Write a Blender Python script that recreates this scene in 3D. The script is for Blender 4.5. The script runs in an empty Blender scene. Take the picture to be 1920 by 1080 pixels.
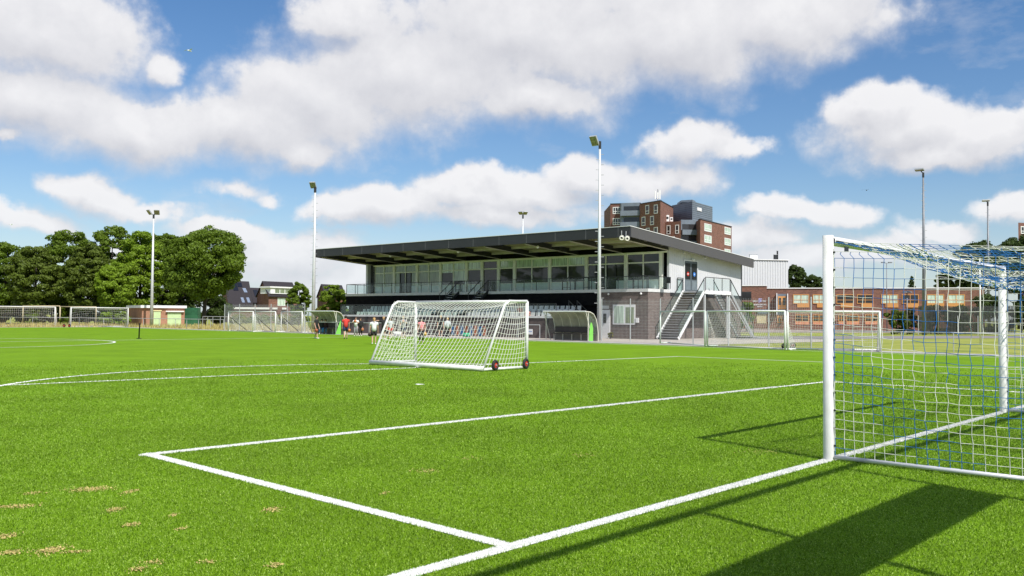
import bpy, math, random
import numpy as np
from mathutils import Matrix, Vector
random.seed(7)
rng = np.random.default_rng(11)
scene = bpy.context.scene
col = scene.collection
R = math.radians

# ------------------------------------------------------------------ camera
F, PITCH, ROLL, CZ = 1675.65, 0.032354, 0.008, 1.5906      # focal length in photo pixels (1920 wide)
cam_d = bpy.data.cameras.new('camera')
cam_d.sensor_width = 36.0
cam_d.lens = 36.0 * F / 1920.0
cam_d.clip_start = 0.05
cam_d.clip_end = 6000
cam = bpy.data.objects.new('camera', cam_d)
col.objects.link(cam)
fw = Vector((0, math.cos(PITCH), math.sin(PITCH)))
up0 = Vector((0, -math.sin(PITCH), math.cos(PITCH)))
rt0 = Vector((1, 0, 0))
cr, sr = math.cos(ROLL), math.sin(ROLL)
rt = rt0 * cr + up0 * sr
up = up0 * cr - rt0 * sr
M = Matrix((( rt.x, up.x, -fw.x, 0), (rt.y, up.y, -fw.y, 0), (rt.z, up.z, -fw.z, CZ), (0, 0, 0, 1)))
cam.matrix_world = M
scene.camera = cam
scene.view_settings.view_transform = 'Standard'
scene.view_settings.look = 'None'
scene.view_settings.exposure = 0.15
scene.view_settings.gamma = 1.0
scene.cycles.max_bounces = 6
scene.cycles.transparent_max_bounces = 12
scene.cycles.caustics_reflective = False
scene.cycles.caustics_refractive = False

# ---------------------------------------------------------- measuring helpers
def G(px, py, z=0.0):
    """ground point (x, y) seen at a photo pixel"""
    a = (px - 960) / F; b = -(py - 540) / F
    r = a * cr - b * sr; u = a * sr + b * cr
    f = math.cos(PITCH) - u * math.sin(PITCH); w = math.sin(PITCH) + u * math.cos(PITCH)
    t = (z - CZ) / w
    return Vector((r * t, f * t))
def hor(px): return 594.23 + ROLL * (px - 960)
def WX(px, Y): return (px - 960) / F * Y
def ZZ(px, py, Y): return CZ + (hor(px) - py) / F * Y
def PT(px, py, Y): return Vector((WX(px, Y), Y, ZZ(px, py, Y)))
GU = Vector((0.67413569, 0.73860752)); GV = Vector((-0.73860752, 0.67413569)); GO = Vector((3.66, 10.28))
GANG = math.atan2(GU.y, GU.x)
def UV(u, v): return GO + GU * u + GV * v          # goal-line coordinates -> world

# ------------------------------------------------------------------ sun and sky
SUN = Vector((0.527, -0.85, 0)).normalized() * math.cos(R(50.4)); SUN.z = math.sin(R(50.4))
sd = bpy.data.lights.new('sun', 'SUN'); sd.energy = 5.0; sd.angle = R(0.5); sd.color = (1.0, 0.955, 0.89)
so = bpy.data.objects.new('sun', sd); col.objects.link(so)
so.rotation_euler = SUN.to_track_quat('Z', 'Y').to_euler(); so.location = (30, -30, 60)

world = bpy.data.worlds.new('World'); scene.world = world; world.use_nodes = True
def make_world():
    nt = world.node_tree; N = nt.nodes; L = nt.links
    for n in list(N): N.remove(n)
    out = N.new('ShaderNodeOutputWorld'); bg = N.new('ShaderNodeBackground'); bg.inputs[1].default_value = 0.086
    L.new(bg.outputs[0], out.inputs[0])
    sky = N.new('ShaderNodeTexSky'); sky.sky_type = 'NISHITA'; sky.sun_disc = False
    sky.sun_elevation = R(50.4); sky.sun_rotation = R(148.2); sky.air_density = 1.0; sky.dust_density = 0.6; sky.ozone_density = 2.2
    # density group: vector (azimuth, elevation) -> cloud density
    gt = bpy.data.node_groups.new('cloud_density', 'ShaderNodeTree')
    gt.interface.new_socket('V', in_out='INPUT', socket_type='NodeSocketVector')
    gt.interface.new_socket('D', in_out='OUTPUT', socket_type='NodeSocketFloat')
    gt.interface.new_socket('B', in_out='OUTPUT', socket_type='NodeSocketFloat')
    GN_, GL = gt.nodes, gt.links
    gi = GN_.new('NodeGroupInput'); go = GN_.new('NodeGroupOutput')
    def m(op, a, b=None, c=None):
        n = GN_.new('ShaderNodeMath'); n.operation = op
        for i, x in enumerate((a, b, c)):
            if x is None: continue
            if isinstance(x, (int, float)): n.inputs[i].default_value = x
            else: GL.new(x, n.inputs[i])
        return n.outputs[0]
    def vm(op, a, b):
        n = GN_.new('ShaderNodeVectorMath'); n.operation = op
        for i, x in enumerate((a, b)):
            if x is None: continue
            if isinstance(x, tuple): n.inputs[i].default_value = x
            else: GL.new(x, n.inputs[i])
        return n
    # warp the coordinates a little so that outlines billow
    wn = GN_.new('ShaderNodeTexNoise'); wn.inputs['Scale'].default_value = 13; wn.inputs['Detail'].default_value = 5; wn.inputs['Roughness'].default_value = 0.58
    GL.new(gi.outputs[0], wn.inputs['Vector'])
    w1 = vm('SUBTRACT', wn.outputs['Color'], (0.5, 0.5, 0.5)).outputs[0]
    w2 = vm('MULTIPLY', w1, (0.085, 0.06, 0)).outputs[0]
    V = vm('ADD', gi.outputs[0], w2).outputs[0]
    # (px, py, rx, ry) of the banks of cumulus, in photo pixels turned into azimuth and elevation
    blobs = [(60, 60, 230, 130), (60, 190, 260, 110), (250, 240, 260, 80), (460, 235, 250, 75), (600, 190, 190, 110), (560, 270, 110, 45),
             (760, 130, 260, 120), (640, 35, 120, 60), (980, 70, 360, 140), (1250, 60, 330, 115), (1480, 40, 210, 90), (1000, 175, 160, 40),
             (295, 120, 80, 55, .72), (-20, 255, 40, 25),
             (1700, 235, 190, 70), (1640, 205, 100, 55), (1860, 245, 150, 65), (1780, 275, 210, 38), (1290, 275, 95, 46), (1240, 335, 140, 50, .85), (1375, 290, 75, 34, .8),
             (1090, 330, 90, 42), (1000, 365, 130, 42), (870, 360, 120, 45), (740, 385, 110, 42), (920, 400, 240, 30), (660, 400, 90, 30),
             (175, 362, 90, 38), (250, 395, 150, 34, .7), (60, 425, 130, 40, .7), (430, 355, 150, 42, .42), (500, 368, 110, 34, .38),
             (420, 430, 200, 34, .7), (560, 475, 190, 50, .85), (640, 520, 260, 40), (1480, 392, 100, 34, .9), (1570, 405, 120, 38, .7), (1420, 450, 170, 50, .75), (1640, 470, 260, 50, .7), (1780, 430, 140, 44, .6), (1890, 390, 120, 50, .7), (1480, 490, 200, 50, .8),
             (300, 480, 200, 50, .8), (1850, 480, 200, 40, .7)]
    cur = None
    for bl_ in blobs:
        (px, py, rx, ry), w0 = bl_[:4], (bl_[4] if len(bl_) > 4 else 1.0)
        az = math.atan((px - 960) / F); el = math.atan((hor(px) - py) / F * math.cos(az))
        s = math.cos(az) ** 2
        v1 = vm('SUBTRACT', V, (az, el, 0)).outputs[0]
        v2 = vm('MULTIPLY', v1, (F / rx / s * .9, F / ry / s * .9, 0)).outputs[0]
        ln = vm('LENGTH', v2, None).outputs['Value']
        b = m('SUBTRACT', w0, ln)
        cur = b if cur is None else m('SMOOTH_MAX', cur, b, 0.18)
    # scattered clouds over the rest of the sky
    n2 = GN_.new('ShaderNodeTexNoise'); n2.inputs['Scale'].default_value = 2.2; n2.inputs['Detail'].default_value = 3
    GL.new(gi.outputs[0], n2.inputs['Vector'])
    sep = GN_.new('ShaderNodeSeparateXYZ'); GL.new(gi.outputs[0], sep.inputs[0])
    side = m('MULTIPLY', m('SUBTRACT', m('ABSOLUTE', sep.outputs[0]), 0.62), 6.0); side.node.use_clamp = True
    hi = m('MULTIPLY', m('SUBTRACT', sep.outputs[1], 0.40), 6.0); hi.node.use_clamp = True
    oth = m('MULTIPLY', m('SUBTRACT', n2.outputs['Fac'], 0.50), 5.0)
    gate = m('SUBTRACT', m('MULTIPLY', m('MAXIMUM', side, hi), 3.0), 3.0)
    cur = m('MAXIMUM', cur, m('ADD', oth, gate))
    fn = GN_.new('ShaderNodeTexNoise'); fn.inputs['Scale'].default_value = 15; fn.inputs['Detail'].default_value = 9; fn.inputs['Roughness'].default_value = 0.57
    GL.new(gi.outputs[0], fn.inputs['Vector'])
    f1 = m('MULTIPLY', m('SUBTRACT', fn.outputs['Fac'], 0.5), 1.0)
    tot = m('ADD', cur, f1)
    mr = GN_.new('ShaderNodeMapRange'); mr.interpolation_type = 'SMOOTHERSTEP'
    mr.inputs['From Min'].default_value = -0.14; mr.inputs['From Max'].default_value = 0.42
    GL.new(tot, mr.inputs['Value'])
    GL.new(mr.outputs[0], go.inputs['D']); GL.new(tot, go.inputs['B'])
    tc = N.new('ShaderNodeTexCoord')
    sx = N.new('ShaderNodeSeparateXYZ'); L.new(tc.outputs['Generated'], sx.inputs[0])
    def wm(op, a, b=None, clamp=False):
        n = N.new('ShaderNodeMath'); n.operation = op; n.use_clamp = clamp
        for i, x in enumerate((a, b)):
            if x is None: continue
            if isinstance(x, (int, float)): n.inputs[i].default_value = x
            else: L.new(x, n.inputs[i])
        return n.outputs[0]
    az = wm('ARCTAN2', sx.outputs[0], sx.outputs[1]); el = wm('ARCSINE', sx.outputs[2])
    cb = N.new('ShaderNodeCombineXYZ'); L.new(az, cb.inputs[0]); L.new(el, cb.inputs[1])
    g1 = N.new('ShaderNodeGroup'); g1.node_tree = gt; L.new(cb.outputs[0], g1.inputs[0])
    off = N.new('ShaderNodeVectorMath'); off.operation = 'ADD'; off.inputs[1].default_value = (0.006, 0.020, 0); L.new(cb.outputs[0], off.inputs[0])
    g2 = N.new('ShaderNodeGroup'); g2.node_tree = gt; L.new(off.outputs[0], g2.inputs[0])
    # sunlit rims where the cloud thins out above, greyer undersides
    d = wm('SUBTRACT', g1.outputs['B'], g2.outputs['B'])
    lit = wm('ADD', wm('MULTIPLY', d, 0.9), 0.55, True)
    thick = wm('MULTIPLY', g1.outputs['B'], 0.12, True)
    lit = wm('SUBTRACT', lit, thick, True)
    mixc = N.new('ShaderNodeMix'); mixc.data_type = 'RGBA'
    L.new(lit, mixc.inputs['Factor'])
    mixc.inputs['A'].default_value = (6.4, 6.45, 6.95, 1); mixc.inputs['B'].default_value = (9.9, 9.8, 9.9, 1)
    # blue of the clear sky
    tint = N.new('ShaderNodeMix'); tint.data_type = 'RGBA'; tint.blend_type = 'MULTIPLY'; tint.inputs['Factor'].default_value = 1.0
    L.new(sky.outputs[0], tint.inputs['A']); 
    tg_ = N.new('ShaderNodeValToRGB'); L.new(sx.outputs[2], tg_.inputs[0]); tg_.color_ramp.elements[0].position = .05; tg_.color_ramp.elements[1].position = .34
    tg_.color_ramp.elements[0].color = (1.05, 1.16, 1.26, 1); tg_.color_ramp.elements[1].color = (.72, 1.03, 1.30, 1); L.new(tg_.outputs[0], tint.inputs['B'])
    fin = N.new('ShaderNodeMix'); fin.data_type = 'RGBA'
    up_ = wm('MULTIPLY', wm('ADD', sx.outputs[2], 0.01), 60.0, True)
    topness = wm('ADD', wm('MULTIPLY', d, 1.6), 0.45, True)
    width = wm('SUBTRACT', 0.85, wm('MULTIPLY', topness, 0.42))
    al = wm('DIVIDE', wm('ADD', g1.outputs['B'], 0.16), width, True)
    al = wm('MULTIPLY', wm('MULTIPLY', al, al), wm('SUBTRACT', 3.0, wm('MULTIPLY', al, 2.0)))
    ws_ = N.new('ShaderNodeTexNoise'); ws_.inputs['Scale'].default_value = 7; ws_.inputs['Detail'].default_value = 7; ws_.inputs['Roughness'].default_value = .62
    mpw = N.new('ShaderNodeMapping'); mpw.inputs['Scale'].default_value = (1, 2.2, 1); L.new(cb.outputs[0], mpw.inputs[0]); L.new(mpw.outputs[0], ws_.inputs['Vector'])
    wisp = wm('MULTIPLY', wm('SUBTRACT', ws_.outputs['Fac'], 0.56, True), 1.6, True)
    al = wm('MAXIMUM', al, wisp)
    fac = wm('MULTIPLY', wm('MULTIPLY', al, 0.96), up_)
    L.new(fac, fin.inputs['Factor']); L.new(tint.outputs['Result'], fin.inputs['A']); L.new(mixc.outputs['Result'], fin.inputs['B'])
    hz = wm('SUBTRACT', 1.0, wm('MULTIPLY', sx.outputs[2], 6.0), True)
    hz = wm('MULTIPLY', wm('MULTIPLY', hz, hz), 0.55)
    hm_ = N.new('ShaderNodeMix'); hm_.data_type = 'RGBA'; L.new(hz, hm_.inputs['Factor']); L.new(fin.outputs['Result'], hm_.inputs['A']); hm_.inputs['B'].default_value = (7.6, 8.5, 9.4, 1)
    L.new(hm_.outputs['Result'], bg.inputs[0])
    try: world.cycles.sampling_method = 'MANUAL'; world.cycles.sample_map_resolution = 512
    except Exception: pass
make_world()

# ------------------------------------------------------------------ materials
MATS = {}
def mat(name, c, rough=0.7, metal=0.0, var=0.12, vscale=3.0, bump=0.0, bscale=40.0, spec=0.5, kind=None, c2=None, coat=0, trans=0.0):
    if name in MATS: return MATS[name]
    m = bpy.data.materials.new(name); m.use_nodes = True
    nt = m.node_tree; N = nt.nodes; L = nt.links
    b = N['Principled BSDF']; o = N['Material Output']
    b.inputs['Roughness'].default_value = rough; b.inputs['Metallic'].default_value = metal
    b.inputs['Specular IOR Level'].default_value = spec
    if coat: b.inputs['Coat Weight'].default_value = coat
    tc = N.new('ShaderNodeTexCoord')
    nz = N.new('ShaderNodeTexNoise'); nz.inputs['Scale'].default_value = vscale; nz.inputs['Detail'].default_value = 5
    L.new(tc.outputs['Object'], nz.inputs['Vector'])
    rp = N.new('ShaderNodeValToRGB'); L.new(nz.outputs['Fac'], rp.inputs[0])
    rp.color_ramp.elements[0].position = 0.3; rp.color_ramp.elements[1].position = 0.7
    lo = c2 if c2 else tuple(x * (1 - var) for x in c); hi = c if c2 else tuple(min(1, x * (1 + var)) for x in c)
    rp.color_ramp.elements[0].color = (*lo, 1); rp.color_ramp.elements[1].color = (*hi, 1)
    L.new(rp.outputs[0], b.inputs['Base Color'])
    if bump:
        n2 = N.new('ShaderNodeTexNoise'); n2.inputs['Scale'].default_value = bscale; n2.inputs['Detail'].default_value = 4
        L.new(tc.outputs['Object'], n2.inputs['Vector'])
        bp = N.new('ShaderNodeBump'); bp.inputs['Strength'].default_value = bump; bp.inputs['Distance'].default_value = 0.02
        L.new(n2.outputs['Fac'], bp.inputs['Height']); L.new(bp.outputs[0], b.inputs['Normal'])
    if trans:
        t = N.new('ShaderNodeBsdfTranslucent'); L.new(rp.outputs[0], t.inputs[0])
        mx = N.new('ShaderNodeMixShader'); mx.inputs[0].default_value = trans
        L.new(b.outputs[0], mx.inputs[1]); L.new(t.outputs[0], mx.inputs[2]); L.new(mx.outputs[0], o.inputs[0])
    MATS[name] = m
    return m
def brick(name, c1, c2, mortar, ang, bw=0.21, rh=0.0625):
    """brick courses on upright walls; ang = direction of the wall in plan"""
    if name in MATS: return MATS[name]
    m = bpy.data.materials.new(name); m.use_nodes = True
    nt = m.node_tree; N = nt.nodes; L = nt.links; b = N['Principled BSDF']; b.inputs['Roughness'].default_value = 0.85
    ge = N.new('ShaderNodeNewGeometry')
    sp = N.new('ShaderNodeSeparateXYZ'); L.new(ge.outputs['Position'], sp.inputs[0])
    sn = N.new('ShaderNodeSeparateXYZ'); L.new(ge.outputs['Normal'], sn.inputs[0])
    def mm(op, a, bb):
        n = N.new('ShaderNodeMath'); n.operation = op
        for i, x in enumerate((a, bb)):
            if isinstance(x, (int, float)): n.inputs[i].default_value = x
            else: L.new(x, n.inputs[i])
        return n.outputs[0]
    # distance along the wall = position dot horizontal tangent (from the wall's own normal)
    along = mm('SUBTRACT', mm('MULTIPLY', sp.outputs[1], sn.outputs[0]), mm('MULTIPLY', sp.outputs[0], sn.outputs[1]))
    cb = N.new('ShaderNodeCombineXYZ'); L.new(along, cb.inputs[0]); L.new(sp.outputs[2], cb.inputs[1])
    bt = N.new('ShaderNodeTexBrick'); L.new(cb.outputs[0], bt.inputs['Vector'])
    bt.inputs['Scale'].default_value = 1.0; bt.inputs['Brick Width'].default_value = bw; bt.inputs['Row Height'].default_value = rh
    bt.inputs['Mortar Size'].default_value = rh * 0.09
    bt.inputs['Color1'].default_value = (*c1, 1); bt.inputs['Color2'].default_value = (*c2, 1); bt.inputs['Mortar'].default_value = (*mortar, 1)
    nz = N.new('ShaderNodeTexNoise'); nz.inputs['Scale'].default_value = 0.9; nz.inputs['Detail'].default_value = 6; L.new(ge.outputs['Position'], nz.inputs['Vector'])
    mr = N.new('ShaderNodeMapRange'); mr.inputs['To Min'].default_value = 0.72; mr.inputs['To Max'].default_value = 1.25; L.new(nz.outputs['Fac'], mr.inputs['Value'])
    mx = N.new('ShaderNodeMix'); mx.data_type = 'RGBA'; mx.blend_type = 'MULTIPLY'; mx.inputs['Factor'].default_value = 1
    L.new(bt.outputs['Color'], mx.inputs['A'])
    c = N.new('ShaderNodeCombineColor')
    for i in range(3): L.new(mr.outputs[0], c.inputs[i])
    L.new(c.outputs[0], mx.inputs['B']); L.new(mx.outputs['Result'], b.inputs['Base Color'])
    MATS[name] = m; return m
def glass(name, base, refl, rough=0.03):
    """window pane in front of a dark or curtained room: glossy reflection over the colour behind"""
    if name in MATS: return MATS[name]
    m = bpy.data.materials.new(name); m.use_nodes = True
    nt = m.node_tree; N = nt.nodes; L = nt.links; b = N['Principled BSDF']
    b.inputs['Roughness'].default_value = 0.6
    tc = N.new('ShaderNodeTexCoord'); wv = N.new('ShaderNodeTexNoise'); wv.inputs['Scale'].default_value = 2.5
    mp = N.new('ShaderNodeMapping'); mp.inputs['Scale'].default_value = (3.5, 3.5, 0.25); L.new(tc.outputs['Object'], mp.inputs[0]); L.new(mp.outputs[0], wv.inputs['Vector'])
    rp = N.new('ShaderNodeValToRGB'); rp.color_ramp.elements[0].color = (*[x * 0.6 for x in base], 1); rp.color_ramp.elements[1].color = (*[x * 1.3 for x in base], 1)
    rp.color_ramp.elements[0].position = .35; rp.color_ramp.elements[1].position = .65
    L.new(wv.outputs['Fac'], rp.inputs[0]); L.new(rp.outputs[0], b.inputs['Base Color'])
    gl = N.new('ShaderNodeBsdfGlossy'); gl.inputs['Roughness'].default_value = rough; gl.inputs[0].default_value = (0.95, 0.97, 1, 1)
    nz = N.new('ShaderNodeTexNoise'); nz.inputs['Scale'].default_value = 0.8; L.new(tc.outputs['Object'], nz.inputs['Vector'])
    bp = N.new('ShaderNodeBump'); bp.inputs['Strength'].default_value = 0.05; bp.inputs['Distance'].default_value = 0.05
    L.new(nz.outputs['Fac'], bp.inputs['Height']); L.new(bp.outputs[0], gl.inputs['Normal'])
    fr = N.new('ShaderNodeLayerWeight'); fr.inputs[0].default_value = 0.35
    mr = N.new('ShaderNodeMapRange'); mr.inputs['To Min'].default_value = refl; mr.inputs['To Max'].default_value = min(1, refl * 3.0); L.new(fr.outputs['Facing'], mr.inputs['Value'])
    mx = N.new('ShaderNodeMixShader'); L.new(mr.outputs[0], mx.inputs[0]); L.new(b.outputs[0], mx.inputs[1]); L.new(gl.outputs[0], mx.inputs[2])
    L.new(mx.outputs[0], N['Material Output'].inputs[0])
    MATS[name] = m; return m
def clear(name, c, alpha):
    """clear balustrade glass"""
    if name in MATS: return MATS[name]
    m = bpy.data.materials.new(name); m.use_nodes = True
    nt = m.node_tree; N = nt.nodes; L = nt.links
    tr = N.new('ShaderNodeBsdfTransparent'); tr.inputs[0].default_value = (*c, 1)
    gl = N.new('ShaderNodeBsdfGlossy'); gl.inputs['Roughness'].default_value = 0.05
    df = N.new('ShaderNodeBsdfDiffuse'); df.inputs[0].default_value = (.55, .68, .66, 1)
    m1 = N.new('ShaderNodeMixShader'); m1.inputs[0].default_value = 0.5; L.new(gl.outputs[0], m1.inputs[1]); L.new(df.outputs[0], m1.inputs[2])
    mx = N.new('ShaderNodeMixShader'); mx.inputs[0].default_value = alpha
    L.new(tr.outputs[0], mx.inputs[1]); L.new(m1.outputs[0], mx.inputs[2]); L.new(mx.outputs[0], N['Material Output'].inputs[0])
    MATS[name] = m; return m

white = mat('white_paint', (.80, .80, .79), .35, vscale=5, c2=(.66, .66, .63), bump=.04, bscale=30)
galv = mat('galvanised_steel', (.46, .47, .48), .45, .35, var=.15, vscale=8)
polew = mat('pale_pole_metal', (.62, .63, .64), .45, .2, var=.08)
dark = mat('dark_steel', (.03, .032, .035), .45, .2)
black = mat('black_cladding', (.008, .008, .009), .9, var=.3, spec=.1)
anthra = mat('anthracite_sheet', (.034, .034, .040), .5, .1, var=.1, vscale=.6)
cream = mat('cream_frame', (.90, .89, .80), .5, var=.05)
rubber = mat('black_rubber', (.02, .02, .02), .8)
red_m = mat('red_plastic', (.55, .03, .02), .4)
netw = mat('white_net_cord', (.78, .78, .72), .8, var=.05)
netb = mat('blue_net_cord', (.02, .16, .48), .8, var=.1)
lime = mat('lime_panel', (.22, .62, .10), .5, var=.06)

# ------------------------------------------------------------------ mesh helpers
class MB:
    def __init__(s): s.v = []; s.f = []; s.m = []
    def add(s, vs, fs, mi=0):
        o = len(s.v); s.v += [tuple(p) for p in vs]; s.f += [tuple(i + o for i in f) for f in fs]; s.m += [mi] * len(fs)
        return s
    def hexa(s, b, t, mi=0):
        """8-corner solid: 4 bottom points, 4 top points"""
        return s.add(list(b) + list(t), [(3, 2, 1, 0), (4, 5, 6, 7), (0, 1, 5, 4), (1, 2, 6, 5), (2, 3, 7, 6), (3, 0, 4, 7)], mi)
    def box(s, x0, x1, y0, y1, z0, z1, mi=0):
        return s.hexa([(x0, y0, z0), (x1, y0, z0), (x1, y1, z0), (x0, y1, z0)], [(x0, y0, z1), (x1, y0, z1), (x1, y1, z1), (x0, y1, z1)], mi)
    def slab(s, pts, z0, z1, mi=0):
        """upright prism over a plan polygon; z1 may be a list"""
        n = len(pts)
        zt = z1 if isinstance(z1, (list, tuple)) else [z1] * n
        zb = z0 if isinstance(z0, (list, tuple)) else [z0] * n
        vs = [(p[0], p[1], zb[i]) for i, p in enumerate(pts)] + [(p[0], p[1], zt[i]) for i, p in enumerate(pts)]
        fs = [tuple(range(n - 1, -1, -1)), tuple(range(n, 2 * n))] + [(i, (i + 1) % n, n + (i + 1) % n, n + i) for i in range(n)]
        return s.add(vs, fs, mi)
    def bar(s, A, B, w, h, mi=0, upv=(0, 0, 1)):
        A = Vector(A); B = Vector(B); d = (B - A).normalized(); u = Vector(upv)
        if abs(d.dot(u)) > .98: u = Vector((1, 0, 0))
        x = d.cross(u).normalized(); y = x.cross(d)
        q = [(-w / 2, -h / 2), (w / 2, -h / 2), (w / 2, h / 2), (-w / 2, h / 2)]
        return s.hexa([A + x * a + y * b for a, b in q], [B + x * a + y * b for a, b in q], mi)
    def tube(s, pts, r, n=8, mi=0, sq=1.0):
        P = [Vector(p) for p in pts]; rs = r if isinstance(r, (list, tuple)) else [r] * len(P)
        o = len(s.v); pu = None
        for i, p in enumerate(P):
            d = (P[min(i + 1, len(P) - 1)] - P[max(i - 1, 0)]).normalized()
            u = pu if pu else (Vector((0, 0, 1)) if abs(d.z) < .9 else Vector((1, 0, 0)))
            x = d.cross(u).normalized(); y = x.cross(d).normalized(); pu = y
            for k in range(n):
                a = 2 * math.pi * (k + .5) / n
                s.v.append(tuple(p + x * math.cos(a) * rs[i] + y * math.sin(a) * rs[i] * sq))
        for i in range(len(P) - 1):
            for k in range(n):
                s.f.append((o + i * n + k, o + i * n + (k + 1) % n, o + (i + 1) * n + (k + 1) % n, o + (i + 1) * n + k)); s.m.append(mi)
        s.f.append(tuple(o + k for k in range(n - 1, -1, -1))); s.m.append(mi)
        s.f.append(tuple(o + (len(P) - 1) * n + k for k in range(n))); s.m.append(mi)
        return s
    def disc(s, c, nrm, r, t, n=20, mi=0):
        c = Vector(c); nrm = Vector(nrm).normalized()
        return s.tube([c - nrm * t / 2, c + nrm * t / 2], r, n, mi)
    def ball(s, c, r, n=10, mi=0, sc=(1, 1, 1)):
        c = Vector(c); o = len(s.v); k = n // 2
        for i in range(k + 1):
            th = math.pi * i / k
            for j in range(n):
                ph = 2 * math.pi * j / n
                s.v.append((c.x + r * sc[0] * math.sin(th) * math.cos(ph), c.y + r * sc[1] * math.sin(th) * math.sin(ph), c.z + r * sc[2] * math.cos(th)))
        for i in range(k):
            for j in range(n):
                s.f.append((o + i * n + j, o + (i + 1) * n + j, o + (i + 1) * n + (j + 1) % n, o + i * n + (j + 1) % n)); s.m.append(mi)
        return s
    def ring(s, c, nrm, R0, r, n=20, k=6, mi=0):
        c = Vector(c); nrm = Vector(nrm).normalized(); u = nrm.orthogonal().normalized(); w = nrm.cross(u); o = len(s.v)
        for i in range(n):
            a = 2 * math.pi * i / n; d = u * math.cos(a) + w * math.sin(a)
            for j in range(k):
                b = 2 * math.pi * j / k; s.v.append(tuple(c + d * (R0 + r * math.cos(b)) + nrm * r * math.sin(b)))
        for i in range(n):
            for j in range(k):
                s.f.append((o + i * k + j, o + ((i + 1) % n) * k + j, o + ((i + 1) % n) * k + (j + 1) % k, o + i * k + (j + 1) % k)); s.m.append(mi)
        return s
    def build(s, name, mats, parent=None, local=False, smooth=False):
        me = bpy.data.meshes.new(name)
        vs = s.v
        if parent is not None and not local:
            r = parent
            while r.parent: r = r.parent
            inv = Matrix.LocRotScale(r.location, r.rotation_euler, r.scale).inverted()
            vs = [tuple(inv @ Vector(p)) for p in vs]
        me.from_pydata(vs, [], s.f)
        for m_ in (mats if isinstance(mats, (list, tuple)) else [mats]): me.materials.append(m_)
        me.polygons.foreach_set('material_index', s.m)
        if smooth: me.polygons.foreach_set('use_smooth', [True] * len(s.f))
        me.update()
        o = bpy.data.objects.new(name, me); col.objects.link(o)
        if parent is not None: o.parent = parent
        return o
def np_mesh(name, V, Fc, mats, mi=None, parent=None, smooth=False):
    """fast mesh from numpy vertices and equal-sized faces"""
    me = bpy.data.meshes.new(name); n, k = Fc.shape
    me.vertices.add(len(V)); me.vertices.foreach_set('co', np.ascontiguousarray(V, dtype=np.float32).ravel())
    me.loops.add(n * k); me.loops.foreach_set('vertex_index', np.ascontiguousarray(Fc, dtype=np.int32).ravel())
    me.polygons.add(n); me.polygons.foreach_set('loop_start', np.arange(0, n * k, k, dtype=np.int32))
    for m_ in mats: me.materials.append(m_)
    if mi is not None: me.polygons.foreach_set('material_index', mi.astype(np.int32))
    me.update(calc_edges=True)
    o = bpy.data.objects.new(name, me); col.objects.link(o)
    if parent is not None: o.parent = parent
    return o
def tag(o, label=None, cat=None, group=None, kind=None):
    if label: o['label'] = label
    if cat: o['category'] = cat
    if group: o['group'] = group
    if kind: o['kind'] = kind
    return o
def thing(name, loc, rz=0, label=None, cat=None, group=None):
    o = bpy.data.objects.new(name, None); o.empty_display_size = .2; col.objects.link(o)
    o.location = (loc[0], loc[1], loc[2] if len(loc) > 2 else 0); o.rotation_euler = (0, 0, rz)
    return tag(o, label, cat, group)
def struct(o): o['kind'] = 'structure'; return o
def children(o): return [c for c in list(col.objects) if c.parent == o]
def dup(o, loc=None, rz=None, label=None, parent=None):
    c = o.copy(); col.objects.link(c); c.parent = parent
    if loc is not None: c.location = (loc[0], loc[1], loc[2] if len(loc) > 2 else 0)
    if rz is not None: c.rotation_euler = (0, 0, rz)
    if label: c['label'] = label
    for ch in children(o): dup(ch, parent=c)
    return c
class Face:
    """an upright wall face between two plan points; photo pixels map onto it"""
    def __init__(s, P, Q):
        s.P = Vector(P[:2]); s.Q = Vector(Q[:2]); s.d = (s.Q - s.P).normalized(); s.L = (s.Q - s.P).length
        s.n = Vector((s.d.y, -s.d.x))
        if s.n.dot(s.P) > 0: s.n = -s.n             # outward = towards the camera side
    def s_(s, px):
        r = (px - 960) / F
        return (r * s.P.y - s.P.x) / (s.d.x - r * s.d.y)
    def z_(s, px, py):
        p = s.P + s.d * s.s_(px); return ZZ(px, py, p.y)
    def at(s, t, out=0.0): p = s.P + s.d * t + s.n * out; return p
    def box(s, mb, s0, s1, z0, z1, o0, o1, mi=0):
        a, b, c, d = s.at(s0, o1), s.at(s1, o1), s.at(s1, o0), s.at(s0, o0)
        return mb.hexa([(p.x, p.y, z0) for p in (a, b, c, d)], [(p.x, p.y, z1) for p in (a, b, c, d)], mi)

# ================================================================== GROUND
def ground_mat():
    m = bpy.data.materials.new('dry_grass_ground'); m.use_nodes = True
    nt = m.node_tree; N = nt.nodes; L = nt.links; b = N['Principled BSDF']; b.inputs['Roughness'].default_value = .95
    ge = N.new('ShaderNodeNewGeometry')
    n1 = N.new('ShaderNodeTexNoise'); n1.inputs['Scale'].default_value = .35; n1.inputs['Detail'].default_value = 8; n1.inputs['Roughness'].default_value = .7
    L.new(ge.outputs['Position'], n1.inputs['Vector'])
    r = N.new('ShaderNodeValToRGB'); e = r.color_ramp.elements
    e[0].position = .35; e[0].color = (.14, .18, .018, 1); e[1].position = .7; e[1].color = (.34, .31, .10, 1)
    x = e.new(.52); x.color = (.27, .30, .04, 1)
    L.new(n1.outputs['Fac'], r.inputs[0]); L.new(r.outputs[0], b.inputs['Base Color'])
    n2 = N.new('ShaderNodeTexNoise'); n2.inputs['Scale'].default_value = 6; L.new(ge.outputs['Position'], n2.inputs['Vector'])
    bp = N.new('ShaderNodeBump'); bp.inputs['Strength'].default_value = .6; bp.inputs['Distance'].default_value = .1; L.new(n2.outputs['Fac'], bp.inputs['Height']); L.new(bp.outputs[0], b.inputs['Normal'])
    return m
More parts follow.
